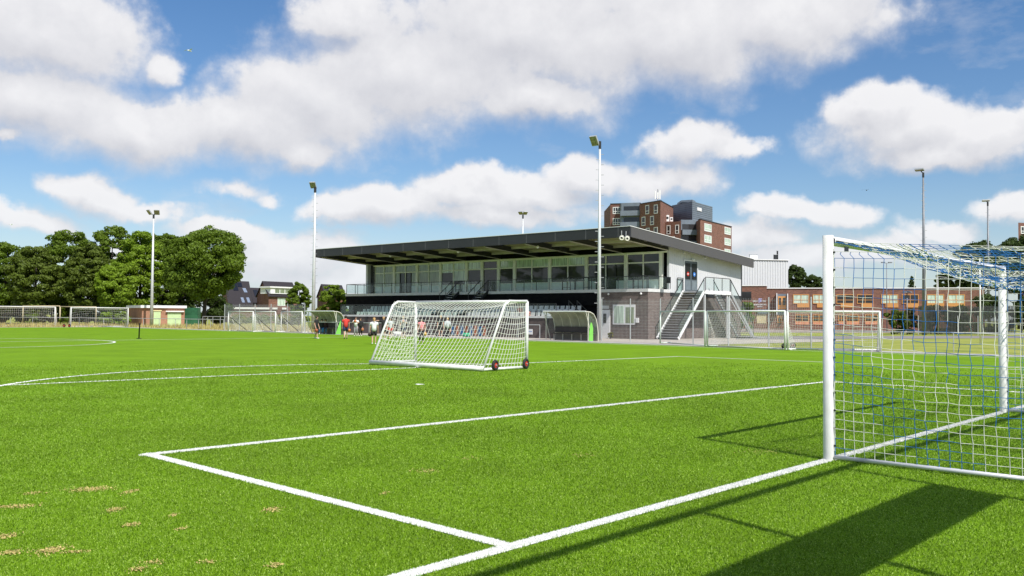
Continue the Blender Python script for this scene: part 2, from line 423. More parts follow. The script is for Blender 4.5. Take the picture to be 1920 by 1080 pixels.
def turf_mat(name, blades=False):
    m = bpy.data.materials.new(name); m.use_nodes = True
    nt = m.node_tree; N = nt.nodes; L = nt.links; b = N['Principled BSDF']; b.inputs['Roughness'].default_value = .55 if blades else .8
    b.inputs['Specular IOR Level'].default_value = .3 if blades else .05
    ge = N.new('ShaderNodeNewGeometry')
    def noise(sc, det=4, rg=.6):
        n = N.new('ShaderNodeTexNoise'); n.inputs['Scale'].default_value = sc; n.inputs['Detail'].default_value = det; n.inputs['Roughness'].default_value = rg
        L.new(ge.outputs['Position'], n.inputs['Vector']); return n.outputs['Fac']
    def ramp(src, stops):
        r = N.new('ShaderNodeValToRGB'); e = r.color_ramp.elements
        e[0].position, e[0].color = stops[0][0], (*stops[0][1], 1); e[1].position, e[1].color = stops[-1][0], (*stops[-1][1], 1)
        for p, c in stops[1:-1]: x = e.new(p); x.color = (*c, 1)
        L.new(src, r.inputs[0]); return r.outputs[0]
    if blades:
        c = ramp(noise(90, 2, .8), [(.36, (.048, .105, .002)), (.48, (.130, .255, .005)), (.58, (.25, .42, .02)), (.68, (.66, .78, .24))])  # ramp ends put sparkle and darker gaps between blades into the colour
    else:
        c = ramp(noise(60, 6, .8), [(.3, (.095, .185, .004)), (.5, (.140, .262, .008)), (.7, (.21, .35, .03))])
    big = N.new('ShaderNodeMapRange'); big.inputs['From Min'].default_value = .35; big.inputs['From Max'].default_value = .65
    big.inputs['To Min'].default_value = .86; big.inputs['To Max'].default_value = 1.12
    L.new(noise(.45, 6, .7), big.inputs['Value'])
    cc = N.new('ShaderNodeCombineColor')
    for i in range(3): L.new(big.outputs[0], cc.inputs[i])
    mx = N.new('ShaderNodeMix'); mx.data_type = 'RGBA'; mx.blend_type = 'MULTIPLY'; mx.inputs['Factor'].default_value = 1
    L.new(c, mx.inputs['A']); L.new(cc.outputs[0], mx.inputs['B'])
    src = mx.outputs['Result']
    L.new(src, b.inputs['Base Color'])
    if blades:
        t = N.new('ShaderNodeBsdfTranslucent'); L.new(src, t.inputs[0])
        s = N.new('ShaderNodeMixShader'); s.inputs[0].default_value = .25
        L.new(b.outputs[0], s.inputs[1]); L.new(t.outputs[0], s.inputs[2]); L.new(s.outputs[0], N['Material Output'].inputs[0])
    else:
        bp = N.new('ShaderNodeBump'); bp.inputs['Strength'].default_value = .5; bp.inputs['Distance'].default_value = .02
        L.new(noise(45, 5, .8), bp.inputs['Height']); L.new(bp.outputs[0], b.inputs['Normal'])
    return m
def flat(name, pts, z, m):
    mb = MB(); mb.add([(p[0], p[1], z) for p in pts], [tuple(range(len(pts)))])
    o = mb.build(name, m)
    # face must look up
    if o.data.polygons[0].normal.z < 0: o.data.flip_normals()
    return struct(o)
GM = ground_mat()
S = 2500
flat('ground', [(-S, -S), (S, -S), (S, S), (-S, S)], -0.03, GM)
TM = turf_mat('artificial_turf'); BM = turf_mat('turf_blades', True)
flat('pitch_turf', [UV(-40, -12), UV(33.6, -12), UV(36.4, 45), UV(36.8, 103.4), UV(-40, 103.4)], -0.012, TM)
sandm = mat('sandy_strip', (.42, .33, .20), .95, var=.2, vscale=1.2, bump=.3)
pavem = mat('concrete_paving', (.42, .38, .33), .9, var=.14, vscale=2.0, bump=.2)
greyp = mat('grey_kerb_paving', (.36, .35, .33), .9, var=.12, vscale=1.5)
asph = mat('asphalt_path', (.22, .20, .20), .9, var=.15, vscale=1.0)
# strip of paving beside the touchline, wider in front of the clubhouse
flat('pavement', [UV(33.7, -12), UV(36.2, -12), UV(38.2, 45), UV(38.6, 110), UV(37.0, 110), UV(36.5, 45)], -0.008, greyp)
flat('forecourt', [UV(37.8, 24), UV(60, 22), UV(60, 62), UV(38.5, 66), UV(38.1, 45)], -0.016, pavem)
flat('end_pavement', [UV(-40, 103.5), UV(36.9, 103.5), UV(36.9, 105.2), UV(-40, 105.2)], -0.020, greyp)
flat('sandy_verge', [UV(-45, 105.3), UV(40, 105.3), UV(42, 116), UV(-45, 116)], -0.024, sandm)
drym = mat('dry_verge', (.34, .29, .10), .95, var=.3, vscale=.5, bump=.4)
flat('dry_verge', [UV(38.7, 66), UV(60, 66), UV(60, 104), UV(38.7, 104)], -0.024, drym)
A0 = G(1380, 636); A1 = G(1930, 633.5); A2 = G(1930, 629.6); A3 = G(1380, 630)
flat('path', [A0, A1, A2, A3], -0.015, asph)
flat('school_yard', [G(1370, 623), G(1735, 624), G(1760, 616), G(1375, 612)], -0.018, mat('school_paving', (.30, .24, .21), .9, var=.2, vscale=1.0))

# ------------------------------------------------------------------ pitch markings
linem = mat('white_line', (.80, .81, .78), .8, var=.06, vscale=20, bump=.5, bscale=90)
def line_strip(name, A, B, w, z=-0.006):
    A = Vector(A); B = Vector(B); d = (B - A).normalized(); n = Vector((-d.y, d.x)) * w / 2
    return flat(name, [A - n, B - n, B + n, A + n], z, linem)
def arc_strip(name, c, r, a0, a1, w, z, n=90):
    mb = MB(); vs = []
    for i in range(n + 1):
        a = a0 + (a1 - a0) * i / n
        for rr in (r - w / 2, r + w / 2):
            p = UV(c[0] + rr * math.cos(a), c[1] + rr * math.sin(a)); vs.append((p.x, p.y, z))
    mb.add(vs, [(2 * i, 2 * i + 1, 2 * i + 3, 2 * i + 2) for i in range(n)])
    o = mb.build(name, linem)
    if o.data.polygons[0].normal.z < 0: o.data.flip_normals()
    return struct(o)
def inv_uv(p): d = Vector(p) - GO; return d.dot(GU), d.dot(GV)
uA = inv_uv(G(942, 1019)); uB = inv_uv(G(288, 850)); uC = inv_uv(G(1556, 715))
W = .125
line_strip('goal_line', UV(-32, 0.0), UV(35.2, 0.0), W)
NEARL = [(UV(-32, 0), UV(35.2, 0)), (UV(-5.42, .06), UV(-5.28, uB[1] + .06)), (UV(-5.34, uB[1]), UV(12.4, 5.30))]
line_strip('goal_area_line', *NEARL[1], W, -.0058)
line_strip('goal_area_line', *NEARL[2], W, -.0062)
line_strip('goal_area_line', UV(12.4, 5.30), UV(12.6, .06), W, -.0058)
pD = G(1272, 668); pL = G(0, 722); dd = (pL - pD).normalized()
line_strip('penalty_area_line', pD, pD + dd * 42, W, -.0062)
line_strip('penalty_area_line', pD, UV(23.0, .06), W, -.0058)
spot = G(787, 720); us = inv_uv(spot)
mbp = MB(); mbp.disc((spot.x, spot.y, -.011), (0, 0, 1), .11, .01); struct(mbp.build('penalty_spot', linem))
ccu = inv_uv(GO + GU * 0)  # origin
cc0 = (3.8, 50.1)
line_strip('halfway_line', UV(-30, 50.0), UV(35.0, 50.0), W, -.0062)
arc_strip('centre_circle', cc0, 9.15, 0, 2 * math.pi, W, -.0058, 160)
line_strip('touchline', UV(32.9, -.05), UV(35.3, 48), W, -.0062)
line_strip('touchline', UV(35.3, 48), UV(35.4, 100), W, -.0062)
# penalty arc: the part of the 9.15 m circle outside the area
cu, cv = us
vline = inv_uv(pD)[1]; 
ang = math.asin(min(.99, (vline + .35 - cv) / 9.15))
arc_strip('penalty_arc', (cu, cv), 9.15, ang, math.pi - ang, W, -.0054, 80)
# faded lines of a smaller pitch
line_strip('far_goal_area_line', UV(-12, 94.2), UV(14, 94.6), .08, -.0062)

# ------------------------------------------------------------------ blades of turf
def blades():
    # wedge in front of the camera, density falling with distance
    half = 0.95
    def sample(n, r0, r1, dens_pow):
        t = rng.random(n)
        k = 2 - dens_pow
        r = (r0 ** k + t * (r1 ** k - r0 ** k)) ** (1 / k)
        a = (rng.random(n) * 2 - 1) * (math.atan(half) + .02)
        return np.stack([r * np.sin(a), r * np.cos(a)], 1), r
    P, r = sample(1350000, 3.2, 34.0, 1.5)
    keep = np.ones(len(P), bool)
    d = P - np.array(GO); u = d @ np.array(GU); v = d @ np.array(GV)
    keep &= (u < 33) & (rng.random(len(P)) > np.clip((r - 12) / 22, 0, 1) ** .8)
    # stay off the painted lines
    onl = np.zeros(len(P), bool)
    segs = NEARL + [(UV(12.4, 5.30), UV(12.6, 0)), (pD, pD + dd * 42), (pD, UV(23.0, 0))]
    for A, B in segs:
        A = np.array(A); B = np.array(B); L_ = np.linalg.norm(B - A); dv = (B - A) / L_
        q = P - A; s = q @ dv; n_ = np.abs(q[:, 0] * dv[1] - q[:, 1] * dv[0])
        onl |= (n_ < .0625 + rng.normal(0, .002, len(P))) & (s > -.05) & (s < L_ + .05)
    rr = np.hypot(u - cu, v - cv); onl |= (np.abs(rr - 9.15) < .055) & (v > vline)
    onl |= rr < .11
    # extra white fibres along the nearest lines
    EX, ER = [], []
    for A, B in NEARL:
        A = np.array(A); B = np.array(B); L_ = np.linalg.norm(B - A); dv = (B - A) / L_; nv = np.array([-dv[1], dv[0]])
        n = int(L_ * 3600); q = A + dv * (rng.random(n) * L_)[:, None] + nv * ((rng.random(n) - .5) * .118)[:, None]
        rq = np.hypot(q[:, 0], q[:, 1]); k = (q[:, 1] > 4) & (rq < 22) & (np.abs(q[:, 0]) < q[:, 1] * .62); EX.append(q[k]); ER.append(rq[k])
    EX = np.concatenate(EX); ER = np.concatenate(ER); nP = len(EX)
    P = np.concatenate([P, EX]); r = np.concatenate([r, ER]); keep = np.concatenate([keep, np.ones(nP, bool)]); onl = np.concatenate([onl, np.ones(nP, bool)])
    for nm, sel, mt in (('turf_grass', keep & ~onl, BM), ('turf_line_fibres', keep & onl, linem)):
        p = P[sel]; n = len(p); rad = r[sel]
        h = (.014 + .013 * rng.random(n)) * (1 + np.clip(rad - 12, 0, 20) * .02)
        w = (.0022 + .0018 * rng.random(n)) * np.clip(rad / 7.0, 1, 4.5)
        if mt is linem: w = w * 1.6; h = h * .72
        th = rng.random(n) * 2 * np.pi; le = rng.normal(0, .011 if mt is BM else .0035, (n, 2))
        V = np.zeros((n, 3, 3)); c, s = np.cos(th), np.sin(th)
        V[:, 0, 0] = p[:, 0] - c * w; V[:, 0, 1] = p[:, 1] - s * w; V[:, 0, 2] = -.012
        V[:, 1, 0] = p[:, 0] + c * w; V[:, 1, 1] = p[:, 1] + s * w; V[:, 1, 2] = -.012
        V[:, 2, 0] = p[:, 0] + le[:, 0]; V[:, 2, 1] = p[:, 1] + le[:, 1]; V[:, 2, 2] = -.012 + h
        o = np_mesh(nm, V.reshape(-1, 3), np.arange(n * 3).reshape(-1, 3), [mt])
        tag(o, 'short green fibres of the artificial turf pitch' if mt is BM else 'white fibres of the painted lines in the turf', 'grass' if mt is BM else 'line fibres', kind='stuff')
blades()
# patches of loose sandy infill lying on the turf near the camera
infm = mat('sand_infill', (.50, .40, .15), .95, var=.25, vscale=40)
def infill(px, py, lx, ly, n):
    c = G(px, py); a = G(px + lx, py); 
    rx = (a - c).length; b = G(px, py + ly); ry = (b - c).length
    n = int(n * .42); t = rng.normal(0, .36, (n, 2)) * (1 + .9 * (rng.random(n) < .3))[:, None]; k = np.hypot(t[:, 0], t[:, 1]) < 1.4; t = t[k]; n = len(t)
    x = c.x + t[:, 0] * rx; y = c.y + t[:, 1] * ry + t[:, 0] * rx * .15
    s = .002 + .0045 * rng.random(n); th = rng.random(n) * 6.28
    V = np.zeros((n, 4, 3))
    for k_, (i, j) in enumerate(((-1, -1), (1, -1), (1, 1), (-1, 1))):
        V[:, k_, 0] = x + s * (i * np.cos(th) - j * np.sin(th)); V[:, k_, 1] = y + s * (i * np.sin(th) + j * np.cos(th)); V[:, k_, 2] = -.010 + .013 * rng.random(n)
    return V.reshape(-1, 3)
Vs = []
for (px, py, lx, ly, n) in [(170, 916, 42, 5, 1600), (215, 954, 15, 5, 700), (243, 921, 14, 5, 350), (60, 923, 22, 3, 300), (30, 948, 40, 4, 900), (245, 982, 16, 4, 350),
                            (10, 1004, 20, 6, 500), (95, 1030, 28, 8, 1100), (20, 1034, 22, 5, 500), (140, 1033, 26, 3, 300), (510, 954, 16, 5, 600), (325, 964, 8, 3, 150),
                            (340, 990, 12, 3, 150), (285, 1053, 25, 4, 200), (515, 1058, 14, 5, 300), (260, 1066, 22, 5, 300), (390, 1052, 20, 4, 180), (800, 882, 30, 6, 250),
                            (720, 924, 8, 4, 120), (1090, 852, 30, 6, 160), (880, 858, 40, 5, 120), (1440, 845, 60, 5, 200)]:
    Vs.append(infill(px, py, lx, ly, n))
V = np.concatenate(Vs); n = len(V) // 4
tag(np_mesh('sand_infill', V, np.arange(n * 4).reshape(-1, 4), [infm]), 'loose sandy infill scattered in patches on the turf', 'sand', kind='stuff')

# ================================================================== NETS
def net_edges(P, mask=None, r=.002, colour=None, extra=()):
    """P: (I, J, 3) grid of knots -> square-section cords along both directions"""
    I, J, _ = P.shape; A = []; B = []; C = []
    for (di, dj) in ((1, 0), (0, 1)):
        a = P[:I - di, :J - dj]; b = P[di:, dj:]
        ii, jj = np.meshgrid(np.arange(I - di), np.arange(J - dj), indexing='ij')
        c = colour(ii, jj, di) if colour is not None else np.zeros(ii.shape, int)
        A.append(a.reshape(-1, 3)); B.append(b.reshape(-1, 3)); C.append(c.ravel())
    return np.concatenate(A), np.concatenate(B), np.concatenate(C)
def cords(A, B, C, r, name, mats, parent, world=False):
    d = B - A; L_ = np.linalg.norm(d, axis=1); k = L_ > 1e-5; A, B, C, d, L_ = A[k], B[k], C[k], d[k], L_[k]
    d = d / L_[:, None]
    u = np.where(np.abs(d[:, 2:3]) > .9, np.array([[1., 0, 0]]), np.array([[0, 0, 1.]]))
    x = np.cross(d, u); x /= np.linalg.norm(x, axis=1)[:, None]; y = np.cross(x, d)
    n = len(A); V = np.zeros((n, 8, 3))
    for k_, (a, b) in enumerate(((-1, -1), (1, -1), (1, 1), (-1, 1))):
        V[:, k_] = A + (x * a + y * b) * r; V[:, 4 + k_] = B + (x * a + y * b) * r
    base = np.arange(n)[:, None, None] * 8
    q = np.array([[0, 1, 5, 4], [1, 2, 6, 5], [2, 3, 7, 6], [3, 0, 4, 7]])[None]
    Fc = (base + q).reshape(-1, 4)
    return np_mesh(name, V.reshape(-1, 3), Fc, mats, np.repeat(C, 4), parent)

# ------------------------------------------------------------------ the big goal with the blue and white net
def big_goal():
    root = thing('football_goal', (GO.x, GO.y, 0), GANG, 'full-size white football goal with blue and white net on the goal line at right', 'football goal')
    Hh, Wd, D = 2.44, 7.32, 2.3
    def oval(z0, z1, x):
        mb = MB(); n = 20; vs = []
        for z in (z0, z1):
            for k in range(n):
                a = 2 * math.pi * k / n; vs.append((x + .050 * math.cos(a), .062 * math.sin(a), z))
        mb.add(vs, [(k, (k + 1) % n, n + (k + 1) % n, n + k) for k in range(n)] + [tuple(range(n, 2 * n))])
        return mb
    for x in (-.05, Wd + .05):
        p = oval(0, Hh + .115, x).build('goal_post', white, root, True, True)
        
        for zz in (2.05, 1.86): b = MB(); b.disc((x, -.063, zz), (0, 1, 0), .006, .006, 8); b.build('bolt', dark, p, True)
    mb = MB(); n = 20; vs = []
    for x in (0, Wd):
        for k in range(n):
            a = 2 * math.pi * k / n; vs.append((x, .062 * math.sin(a), Hh + .058 + .055 * math.cos(a)))
    mb.add(vs, [(k, (k + 1) % n, n + (k + 1) % n, n + k) for k in range(n)])
    cb = mb.build('crossbar', white, root, True, True)
    g = MB(); g.box(.03, Wd - .03, -.069, -.060, Hh + .045, Hh + .060); g.build('net_groove', dark, cb, True)
    # ground frame
    t = MB(); t.tube([(-.05, -.07, .03), (-.05, -D, .03)], .024, 10); t.build('ground_bar', galvw, root, True, True)
    t = MB(); t.tube([(Wd + .05, -.07, .03), (Wd + .05, -D, .03)], .024, 10); t.build('ground_bar', galvw, root, True, True)
    t = MB(); t.tube([(-.07, -D, .03), (Wd + .07, -D, .03)], .024, 10); t.build('ground_bar', galvw, root, True, True)
    # nets
    c = .115
    zt = 2.37                                            # height of the side rope at the post
    def zrope(t): return zt - .03 * t / D - .03 * math.sin(math.pi * t / D)
    sel = lambda ii, jj: (((ii - jj) % 12) < 6).astype(int)
    A_, B_, C_ = [], [], []
    nj = 21; ni = 20
    for x0, sx in ((-.05, -1), (Wd + .05, 1)):
        P = np.zeros((ni + 1, nj + 1, 3))
        for i in range(ni + 1):
            for j in range(nj + 1):
                t = .075 + (D - .075) * i / ni; f = j / nj
                ztop = zrope(t) - .075
                z = ztop * (1 - f) + .03 * f
                w = math.sin(math.pi * f) * math.sin(math.pi * min(1, i / ni + .05))
                z -= .16 * math.sin(math.pi * i / ni * .5) * f * (1 - f) * 2 * (1 - .3 * f) * (0.6 + .4 * math.sin(3 * f))
                P[i, j] = (x0 + sx * .10 * w + .008 * math.sin(3.1 * i + 1.7 * j), -t + .012 * math.sin(2.3 * j + i) * w, z + .008 * math.sin(1.9 * i) * w)
        a, b, cc = net_edges(P, colour=lambda ii, jj, di: sel(ii, jj)); A_.append(a); B_.append(b); C_.append(cc)
        # rope on top and the slanting links to the first row
        rp = np.array([(x0, -(.07 + (D - .07) * k / 40), zrope(.07 + (D - .07) * k / 40)) for k in range(41)])
        A_.append(rp[:-1]); B_.append(rp[1:]); C_.append(np.zeros(40, int))
        lk = []
        for i in range(ni + 1):
            t = .075 + (D - .075) * i / ni
            q = np.array((x0, -max(.07, t - .05 + .02 * math.sin(i)), zrope(t)))
            m_ = (q + P[i, 0]) / 2 + np.array((0, .03, .012)); lk += [(q, m_), (m_, P[i, 0])]
        A_.append(np.array([k[0] for k in lk])); B_.append(np.array([k[1] for k in lk])); C_.append(np.repeat(sel(np.arange(ni + 1), 0), 2))
    nk = 62
    def dip(s): return (.17 + .25 * s) * min(1, s * 3.2) ** .8 * min(1, (1 - s) * 7)
    # roof net, sagging behind the crossbar
    nt_ = 22
    P = np.zeros((nk + 1, nt_ + 1, 3))
    for i in range(nk + 1):
        for j in range(nt_ + 1):
            s = i / nk; t = j / nt_
            e = min(1, s * 9) * min(1, (1 - s) * 9)
            z = (Hh + .035) * (1 - t) + (zrope(D) - .03) * t - dip(s) * math.sin(math.pi * t ** .62) * (1 - .12 * math.sin(9 * s))
            P[i, j] = (Wd * s + .02 * math.sin(2.7 * j + i) * e + rng.normal(0, .005) * e, -.06 - (D - .06) * t + rng.normal(0, .005) * e * (t > 0) * (t < 1), z + rng.normal(0, .007) * e * (j > 0))
    a, b, cc = net_edges(P, colour=lambda ii, jj, di: sel(ii, jj)); A_.append(a); B_.append(b); C_.append(cc)
    # back net
    P = np.zeros((nk + 1, nj + 1, 3))
    for i in range(nk + 1):
        for j in range(nj + 1):
            f = j / nj; P[i, j] = (Wd * i / nk, -D - .10 * math.sin(math.pi * f), (zrope(D) - .03) * (1 - f) + .03 * f)
    a, b, cc = net_edges(P, colour=lambda ii, jj, di: sel(ii, jj)); A_.append(a); B_.append(b); C_.append(cc)
    cords(np.concatenate(A_), np.concatenate(B_), np.concatenate(C_), .0027, 'net', [netw, netb], root)
    # gathered cord bundle along the seam of the roof net
    A_, B_, C_ = [], [], []
    for q in range(7):
        pts = []
        for i in range(90):
            s = i / 89; e = min(1, s * 8) * min(1, (1 - s) * 8)
            tt = .30 + .03 * (q % 3); z = (Hh + .03) * (1 - tt) + (zrope(D)) * tt - dip(s) * math.sin(math.pi * tt ** .62) * (1 - .12 * math.sin(9 * s))
            pts.append((Wd * s, -.06 - D * tt + rng.normal(0, .02) * e, z - .012 + rng.normal(0, .014) * e))
        pts = np.array(pts); A_.append(pts[:-1]); B_.append(pts[1:]); C_.append((np.arange(89) // 9 + q) % 2)
    cords(np.concatenate(A_), np.concatenate(B_), np.concatenate(C_), .004, 'net_seam', [netw, netb], root)
    # small black tag hanging under the crossbar, and the net hooks on the post
    mb = MB(); mb.box(.24, .36, -.075, -.071, 2.385, 2.445); mb.build('tag', dark, root, True)
    for x0 in (-.05, Wd + .05):
        mb = MB(); mb.bar((x0, -.068, .1), (x0, -.068, 2.40), .012, .010, 0)
        for k in range(12): z = .15 + k * .2; mb.box(x0 - .012, x0 + .012, -.080, -.064, z, z + .02, 1)
        mb.build('net_rail', [white, dark], root, True)
    # tie ropes to the catch fence behind
    for x in (0, Wd): mb = MB(); mb.tube([(x, -D, zrope(D) - .03), (x + (-.2 if x == 0 else .3), -4.6, 2.6)], .004, 4); mb.build('tie_rope', netw, root, True)
galvw = mat('grey_goal_frame', (.55, .56, .60), .4, .1, var=.06)
big_goal()

# tall catch fence behind the goal line, beside and behind the camera (only its shadow falls in the picture)
def catch_fence():
    o = UV(-3.0, -4.6)
    root = thing('catch_fence', (o.x, o.y, 0), GANG, 'tall steel catch fence with a wide panel standing behind the goal', 'fence')
    for k in range(-2, 5):
        x = 1.3 + (k - 1) * 3.0
        mb = MB(); mb.box(x - .035, x + .035, -.035, .035, 0, 5.3); mb.build('post', galv, root, True)
    mb = MB(); mb.box(-9.2, 12.9, -.035, .035, 5.3, 5.38); mb.build('top_rail', galv, root, True)
    mb = MB(); mb.box(-9.2, 12.9, -.03, .03, 2.05, 2.11); mb.build('rail', galv, root, True)
    mb = MB(); mb.box(-6.6, 1.26, .037, .06, 3.15, 4.03); mb.build('panel', white, root, True)
catch_fence()

# ------------------------------------------------------------------ movable goals
def frame_goal(name, label, FL, FR, depth, H, top_d, cell, cord_r, group=None, wheels='', net=True, tube_r=.05, back_r=.06, sag=.25, label_cat='football goal', flip=1, thick=(.05, .05), mat_=white, netmat=None):
    """portable goal: FL, FR plan points of the front posts; depth goes to the local -y side * flip"""
    FL = Vector(FL); FR = Vector(FR); d = (FR - FL); Wd = d.length; a = math.atan2(d.y, d.x)
    root = thing(name, (FL.x, FL.y, 0), a, label, label_cat, group)
    s = -1 * flip
    for x in (0, Wd):
        MB().tube([(x, 0, 0), (x, 0, H)], tube_r, 10).build('goal_post', mat_, root, True, True)
    MB().tube([(0, 0, H), (Wd, 0, H)], tube_r, 10).build('crossbar', mat_, root, True, True)
    for x in (0, Wd):
        if top_d > 0:
            pts = [(x, 0, H), (x, s * top_d * .85, H), (x, s * (top_d + .06), H - .12), (x, s * depth, .05)]
            MB().tube(pts, tube_r * .8, 8).build('side_frame', mat_, root, True, True)
        MB().tube([(x, 0, .05), (x, s * depth, .05)], tube_r * .9, 8).build('base_bar', mat_, root, True, True)
    MB().tube([(-.02, s * depth, back_r), (Wd + .02, s * depth, back_r)], back_r, 10).build('back_bar', mat_, root, True, True)
    if net:
        ni = int(Wd / cell); A_, B_ = [], []
        pr = [(0, H)] + [(top_d, H - .04), (depth, .08)] if top_d > 0 else [(0, H), (depth, .08)]
        # profile polyline -> equal steps
        segs = [math.dist(pr[k], pr[k + 1]) for k in range(len(pr) - 1)]; tot = sum(segs); nj = int(tot / cell)
        P = np.zeros((ni + 1, nj + 1, 3))
        for i in range(ni + 1):
            for j in range(nj + 1):
                l = tot * j / nj; k = 0
                while k < len(segs) - 1 and l > segs[k]: l -= segs[k]; k += 1
                f = l / segs[k]; y = pr[k][0] * (1 - f) + pr[k + 1][0] * f; z = pr[k][1] * (1 - f) + pr[k + 1][1] * f
                e = math.sin(math.pi * i / ni) ** .5 if 0 < i < ni else 0
                tf = math.sin(math.pi * j / nj)
                y -= sag * 1.1 * e * tf * min(1, y / (depth * .3)) * .9
                z -= sag * e * tf * .9 if z > .2 else 0
                P[i, j] = (Wd * i / ni, s * max(.03, y), max(.04, z))
        a_, b_, _ = net_edges(P); A_.append(a_); B_.append(b_)
        # side nets
        nz = int(H / cell)
        for x in (0, Wd):
            ny = int(depth / cell); Q = np.zeros((ny + 1, nz + 1, 3))
            for j in range(nz + 1):
                z = .06 + (H - .06) * j / nz
                dz = top_d + (depth - top_d) * (1 - z / H) if top_d > 0 else depth * (1 - z / H)
                dz = max(dz, .02)
                for i in range(ny + 1):
                    e = math.sin(math.pi * i / ny)
                    Q[i, j] = (x + .05 * e * math.sin(math.pi * j / nz), s * dz * i / ny, z - .09 * e * math.sin(math.pi * j / nz))
            a_, b_, _ = net_edges(Q); A_.append(a_); B_.append(b_)
        A_ = np.concatenate(A_); B_ = np.concatenate(B_)
        cords(A_, B_, np.zeros(len(A_), int), cord_r, 'net', [netmat or netw], root)
    for w in wheels:
        x = Wd + .10 if w in 'RFrf' else -.10
        yy = s * depth * .90 if w in 'RL' else 0.02 * s
        if w in 'RF': yy, x = (s * depth * .76 if w == 'R' else s * .10), Wd + .05
        t = MB(); t.ring((x, yy, .16), (1, .15, 0), .115, .048, 22, 8); wh = t.build('wheel', rubber, root, True, True)
        t = MB(); t.disc((x, yy, .16), (1, .15, 0), .085, .05, 16); t.build('rim', red_m, wh, True)
        t = MB(); t.disc((x, yy, .16), (1, .15, 0), .02, .12, 8); t.bar((x - .16, yy, .10), (x, yy, .16), .03, .03); t.build('axle', galv, wh, True)
    return root
# the goal in the middle of the penalty area, seen from behind
bL = G(701, 683.5); bR = G(913, 696.5); fR = G(983, 690.5)
vd = (fR - bR); vd.normalize(); vd = Vector((.59, .807)); depth_c = 2.0
fR2 = bR + vd * depth_c; fL2 = bL + vd * depth_c
frame_goal('training_goal', 'white portable goal with white net and red-hubbed wheels standing in the penalty area', fL2, fR2, depth_c, 2.07, 1.0, .152, .0046, wheels='RF', sag=.32, tube_r=.05, back_r=.075, flip=1)

# goals parked along the touchline at right
def gp(px, py): return G(px, py)
rg = 'spare goals parked by the right-hand fence'
frame_goal('training_goal', 'leftmost bare-framed goal of the three parked in front of the steel staircase', G(1238, 644), G(1322, 650), .75, 2.0, 0, .1, .003, rg, net=False, tube_r=.045, back_r=.03, mat_=mat('pale_green_frame', (.55, .62, .56), .4, var=.06), flip=-1)
frame_goal('training_goal', 'middle goal of the three by the right-hand fence, with low grey rail and dark netting', G(1326, 650), G(1472, 656.5), .8, 2.0, 0, .125, .0036, rg, tube_r=.05, back_r=.03, flip=-1, sag=.1)
frame_goal('training_goal', 'netted goal with dark red wheels beside the big goal post at far right', G(1477, 656.5), G(1650, 659.5), 1.1, 2.0, .5, .125, .0036, rg, tube_r=.05, back_r=.05, flip=-1, sag=.15, wheels='')
g = MB()
# goals at the far left end
lg = 'goals at the far end of the pitch'
def YP(px, Y): return Vector((WX(px, Y), Y))
frame_goal('football_goal', 'white goal at the far left edge in front of the trees', YP(-80, 104), YP(104, 107.5), 2.0, 2.35, .8, .2, .0055, lg, tube_r=.05, flip=-1, sag=.3)
frame_goal('football_goal', 'white goal beside the brick shed, right of the two at the far end', YP(134, 105.2), YP(241, 108.5), 1.8, 2.3, .8, .2, .0055, lg, tube_r=.05, flip=-1, sag=.3)
tanf = mat('weathered_frame', (.50, .42, .28), .7, var=.15)
frame_goal('football_goal', 'weathered brown goal frame behind the fence at far left', YP(44, 124), YP(113, 124), 1.0, 2.6, 0, .2, .005, tube_r=.06, flip=-1, net=False, mat_=tanf)
frame_goal('football_goal', 'weathered low goal frame half hidden behind the goal next to the shed', YP(113.8, 122), YP(181, 121), 1.0, 2.5, 0, .2, .005, tube_r=.06, flip=-1, net=False, mat_=tanf)
mg = 'small goals in front of the wire fence'
for lab, (x0, x1) in zip(('leftmost small portable goal in front of the wire fence', 'middle small portable goal in front of the wire fence', 'small portable goal nearest the left dugout'), ((428, 474), (478, 516), (527, 566))):
    a = G(x0, 620.5 + (x0 - 428) * .018); b = G(x1, 621.5 + (x1 - 428) * .018)
    rt_ = frame_goal('small_goal', lab, a, b, .9, 1.9, 0, .15, .004, mg, tube_r=.045, back_r=.03, flip=-1, sag=.1)
    MB().tube([(0.1, .2, 1.3), ((b - a).length * .45, .8, .1)], .035, 6).build('brace', dark, rt_, True)
# wheels lying beside the far goals
for k, (px, lab) in enumerate(((120, 'left wheel of the pair on the pavement between the far goals'), (130, 'right wheel of the pair on the pavement between the far goals'))):
    p = G(px, 613.6); w = thing('wheel', (p.x, p.y, 0), 0, lab, 'wheel', 'loose wheels between the far goals')
    MB().ring((0, 0, .2), (.4, 1, 0), .15, .05, 18, 6).build('tyre', rubber, w, True, True); MB().disc((0, 0, .2), (.4, 1, 0), .11, .05, 14).build('rim', red_m, w, True)
for px, py, lab in ((1472, 655, 'dark red wheel at the foot of the rightmost parked goal'), (1487, 653.5, 'dark red wheel behind the post of the rightmost parked goal')):
    p = G(px, py); w = thing('wheel', (p.x - .05, p.y - .1, 0), 0, lab, 'wheel', 'wheels of the parked goals')
    MB().ring((0, 0, .17), (.2, 1, 0), .12, .05, 18, 6).build('tyre', rubber, w, True, True); MB().disc((0, 0, .17), (.2, 1, 0), .09, .06, 14).build('rim', mat('dark_red', (.14, .01, .015), .5), w, True)

